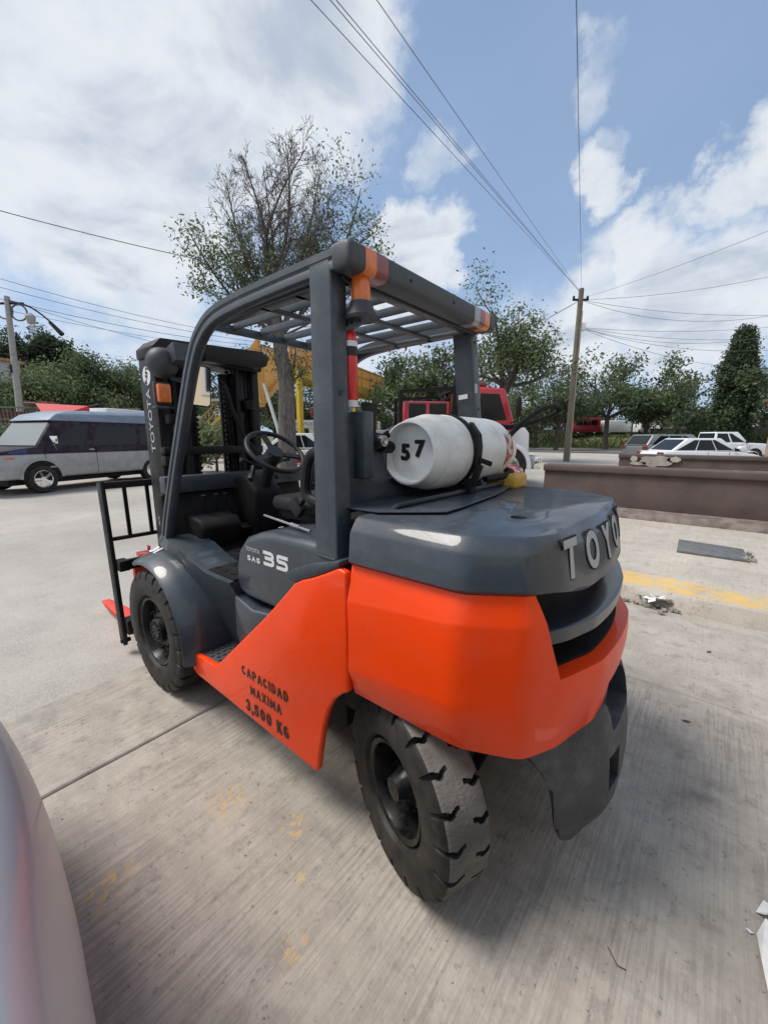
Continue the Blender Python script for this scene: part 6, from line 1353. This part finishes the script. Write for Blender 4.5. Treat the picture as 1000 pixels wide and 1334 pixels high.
# the big half bare tree
bt = empty('half_bare_tree', (*(12.01, -9.39), 0), label='tall tree with bare twiggy top and leafy side limbs rising behind the forklift roof', cat='tree')
B0 = Vector((*(12.01, -9.39), 0)); rg = random.Random(5); mb = MB(); tl_, tb_ = [], []
fork = Vector((12.16, -9.27, 6.11)) - B0; f2 = Vector((11.92, -9.46, 3.69)) - B0; f3 = Vector((12.29, -9.16, 7.56)) - B0
mb.tube([Vector((0,0,-.2)), f2*.5, f2, fork, f3], [.44,.38,.33,.26,.2], 12, False)
def limb(a, b, r, leafy, n=5, depth=2, kids=(4,6), frac=.42, curve=.25):
    a, b = Vector(a), Vector(b); dep = Vector((rg.uniform(-1,1), rg.uniform(-1,1), 0))*curve*(b-a).length*.9; pts = crom([a, a.lerp(b,.35)+dep*.5+Vector((0,0,-.05)), a.lerp(b,.7)+dep*.4, b+dep*.0], 4); m = len(pts)
    mb.tube(pts, [max(.012, r*(1-.8*i/(m-1))) for i in range(m)], 6, False); tp = tl_ if leafy else tb_; Lm = (b-a).length
    for k in range(n*2):
        t = .18+.8*k/(n*2); i = int(t*(m-1)); q = pts[i]; d0 = (pts[min(i+1,m-1)]-pts[i-1 if i else 0]).normalized(); ax = Vector((rg.gauss(0,1), rg.gauss(0,1), rg.gauss(0,.7))); sd_ = (ax-d0*ax.dot(d0)).normalized()
        branch(mb, rg, q, (d0*.9+sd_*.75+Vector((0,0,.25))), Lm*frac*rg.uniform(.5,1)*(1-.45*t), max(.014, r*(1-.8*t)*.5), depth, tp, .16, .2, kids, False, .0075)
for e_, leafy, r in (((12.99,-7.93,10.87),0,.13),((13.39,-8.90,12.41),0,.13),((11.58,-8.58,11.21),0,.12),((11.60,-9.73,12.31),0,.14),((11.63,-10.74,12.87),0,.13),((10.43,-10.30,11.37),0,.12),((13.97,-8.68,10.15),0,.10),((11.68,-8.24,9.77),0,.10),((12.11,-10.73,11.07),0,.10),((10.55,-10.98,10.99),0,.10),((10.22,-10.22,9.91),0,.08)):
    limb(fork if leafy or e_[2] < 11.5 else f3, Vector(e_)-B0, r*.62, leafy, 6 if leafy else 7, 1 if leafy else 2, (4,6), .36)
for e_, r in (((14.23,-6.91,9.28),.13),((14.69,-7.57,8.38),.12),((12.78,-7.46,8.53),.12),((13.71,-8.90,9.55),.10),((14.44,-7.00,7.46),.08),((9.50,-11.58,11.04),.13),((8.61,-11.54,9.28),.12),((10.41,-11.61,9.83),.10),((8.63,-12.17,8.41),.08),((10.27,-10.18,8.48),.08)):
    limb(fork.lerp(f2,.25), Vector(e_)-B0, r*.65, True, 6, 1, (3,5), .42)
for e_, r in (((11.65,-9.82,5.54),.07),((11.02,-9.95,4.58),.05),((12.30,-8.76,5.15),.05)): limb(f2, Vector(e_)-B0, r, True, 2, 1, (2,3), .35)
mb.build('trunk', 'greybark', bt, smooth=80, fix=False)
leaves('crown', tl_, 10, .24, .075, ('leafA','leafB','leafC','leafD'), bt, 9, .8, (.45,.25,.25,.05))
rgs = random.Random(2); tt = rgs.sample(tb_, min(len(tb_), 160)); leaves('sparse_leaves', tt, 3, .12, .06, ('leafA','leafD'), bt, 10, .8, (.5,.5))
tree('broadleaf_tree', 'large airy tree with pale green leaves right of the forklift roof', (8.47, -22.01), 11.0, 4.6, .26, 3.9, 21, per=26, lsize=.105, lrad=.36, depth=3, nl=9, lean=(-.5,-.5), mats=('leafA','leafB','leafC'), wts=(.42,.36,.22), kids=(4,5))
far = 'roadside trees beyond the road'
tree('small_tree', 'small dense green tree seen through the roof gap left of the far pillar', (15.80, -22.46), 8.4, 3.2, .18, 3.0, 31, per=30, lsize=.17, lrad=.42, nl=7)
tree('dark_tree', 'dark green tree directly behind the far right pillar', (13.93, -26.59), 9.3, 3.5, .2, 3.2, 32, per=24, lsize=.17, lrad=.45, nl=7, mats=('leafA','leafC','leafD'), wts=(.4,.4,.2))
P1 = tree('roadside_tree', 'rounded tree immediately right of the leaning pole', (8.29, -54.53), 13.5, 4.0, .30, 5.0, 41, per=18, lsize=.24, lrad=.55, nl=8, group=far)
P2 = tree('roadside_tree', 'forked tree with open crown above the SUV', (1.11, -57.85), 12.6, 3.2, .26, 4.6, 42, per=13, lsize=.22, lrad=.5, nl=7, group=far, lean=(.5,.2))
P3 = tree('roadside_tree', 'broad dark tree between the rounded tree and the forked tree', (4.51, -57.64), 11.8, 3.6, .28, 4.6, 43, per=18, lsize=.23, lrad=.55, nl=8, group=far, mats=('leafA','leafC','leafB'), wts=(.4,.45,.15))
def recopy(src, lab, base, rz, sc):
    e = copy_tree(src); e.location = (base[0], base[1], 0); e.rotation_euler = (0,0,rz); e.scale = (sc,sc,sc); e['label'] = lab
recopy(P1, 'tall tree at the right edge behind the kiosk roof', (-7.21, -62.10), 1.0, .86)
recopy(P3, 'dark tree left of the leaning pole', (12.03, -47.57), 2.2, .84)
recopy(P2, 'dark thicket tree above the hose loop', (16.95, -47.41), .6, .82)
recopy(P1, 'deep green tree left of the leaning pole, one back from the road', (17.72, -57.13), 3.1, .84)
recopy(P3, 'tree far behind the gas hose, left of the thicket', (23.30, -55.13), 4.0, .92)
recopy(P2, 'tree peeking behind the dark cypress on its left side', (-1.53, -65.20), 3.6, .98)
recopy(P1, 'background tree filling the gap between rounded and forked trees', (4.35, -75.90), 5.0, .92)
recopy(P3, 'background tree right behind the leaning pole', (14.40, -67.63), 1.7, .90)
recopy(P2, 'background tree beyond the cypress on its right side', (-7.68, -85.80), 2.6, 1.0)
recopy(P3, 'tree beyond the right edge of the road', (-13.56, -72.50), 2.0, .9)
recopy(P3, 'dark tree under the bridge deck left of the extinguisher', (24.01, -20.88), 2.0, .62)
recopy(P1, 'dark tree behind the mast top, left of the orange stair panels', (27.29, -16.89), 1.1, .76)
recopy(P2, 'tree behind the bridge deck, right of the extinguisher', (39.12, -42.12), .4, .85)
recopy(P3, 'tree behind the bridge between its far columns', (43.37, -54.17), .9, .9)
recopy(P1, 'tree beyond the red truck cab', (29.32, -47.59), 2.0, .78)
recopy(P3, 'tree behind the bridge columns and the big trunk', (33.02, -23.83), 5.0, .68)
recopy(P3, 'shadowy tree behind the bridge seen right of the pillar', (30.14, -28.79), 3.0, .66)
L1 = tree('left_tree', 'big rounded green tree behind the van roof, touching the mast', (36.60, -10.53), 9.4, 3.0, .28, 4.6, 51, per=60, lsize=.135, lrad=.55, nl=10, group='trees behind the left fence')
L2 = tree('left_tree', 'wide green tree right of the concrete pole behind the fence', (38.87, -7.36), 8.0, 2.4, .25, 4.4, 52, per=60, lsize=.135, lrad=.55, nl=10, group='trees behind the left fence', mats=('leafB','leafA','leafC'), wts=(.4,.4,.2))
recopy(L2, 'light green tree at the left edge behind the fence', (39.59, -4.19), 2.0, .84)
recopy(L1, 'tree behind the mast left channel', (40.51, -15.08), 3.0, .86)
recopy(L1, 'distant tree between the two wide left trees', (52.87, -12.68), 1.0, .95)
recopy(L2, 'distant tree behind the mast gap, left of the stairs', (39.86, -18.21), 1.3, .9)
tree('bush', 'yellow green bush seen low through the mast under the bridge stairs', (14.39, -7.43), 2.3, .5, .06, 1.2, 61, per=26, lsize=.10, lrad=.25, nl=8, mats=('leafB','leafA'), wts=(.7,.3), cat='bush')
tree('bush', 'dark bush right of the big trunk behind the taxi', (17.50, -17.18), 2.8, .6, .07, 1.5, 62, per=26, lsize=.12, lrad=.3, nl=8, cat='bush')
tree('bush', 'weedy bush at the foot of the fence at the left edge', (20.81, -1.50), 2.2, .4, .05, 1.4, 63, per=30, lsize=.09, lrad=.25, nl=8, mats=('leafA','leafB'), wts=(.6,.4), cat='bush')
tree('pine_tree', 'dark flat-topped pine on the skyline right of the concrete pole', (70.89, -13.40), 16.0, 9.5, .4, 6.0, 64, per=60, lsize=.3, lrad=.6, nl=7, mats=('leafC','leafC'), wts=(.5,.5), cat='pine')
rd = random.Random(77); dc = []
for k in range(2600):
    u = rd.random(); p = E1.lerp(E2, .12+u*.8) + en*rd.uniform(34, 48); hh = 5.5+3.2*noise.noise(Vector((p.x*.06, p.y*.06, 2)))+1.6*noise.noise(Vector((p.x*.2, p.y*.2, 5)))
    dc.append((p.x, p.y, rd.uniform(.5, max(2, hh))))
dt = leaves('distant_trees', dc, 9, .9, .55, ('leafA','leafC','leafB'), None, 15, .7, (.45,.35,.2)); tag(dt, kind='stuff')
mb = MB(); mb.tube([(16.51, -11.51, 4.26), (14.93, -11.26, 1.38)], .09, 8); mb.build('brace', 'palewall', br)
# cypress: dense column
cy = empty('cypress', (*(-3.44, -61.59), 0), label='dark columnar cypress taller than the trees around it, behind the white pickup', cat='tree'); rgc = random.Random(8)
mb = MB(); mb.tube([(0,0,-.2),(0,0,6),(.1,0,12.5)], [.35,.25,.05], 8, False)
cen = []
for k in range(1500):
    z = rgc.uniform(.8, 13.2); t = z/13.2; R_ = 1.55*(min(1, t*3.5+.35))*(1-max(0, t-.72)/.28*.75)*(1+.22*noise.noise(Vector((z*.6, k % 5, 0)))); a = rgc.uniform(0, 2*pi); rr_ = R_*sqrt(rgc.uniform(.35,1))
    rr_ *= 1+.28*noise.noise(Vector((cos(a)*1.5, sin(a)*1.5, z*.45))); cen.append((rr_*cos(a), rr_*sin(a), z))
for c_ in cen[::12]: mb.bar((0,0,max(.5,c_[2]-1.2)), c_, .05, .05)
mb.build('trunk', 'bark', cy, smooth=60, fix=False); leaves('crown', cen, 26, .30, .17, ('leafC','leafA'), cy, 12, 1.2, (.7,.3))
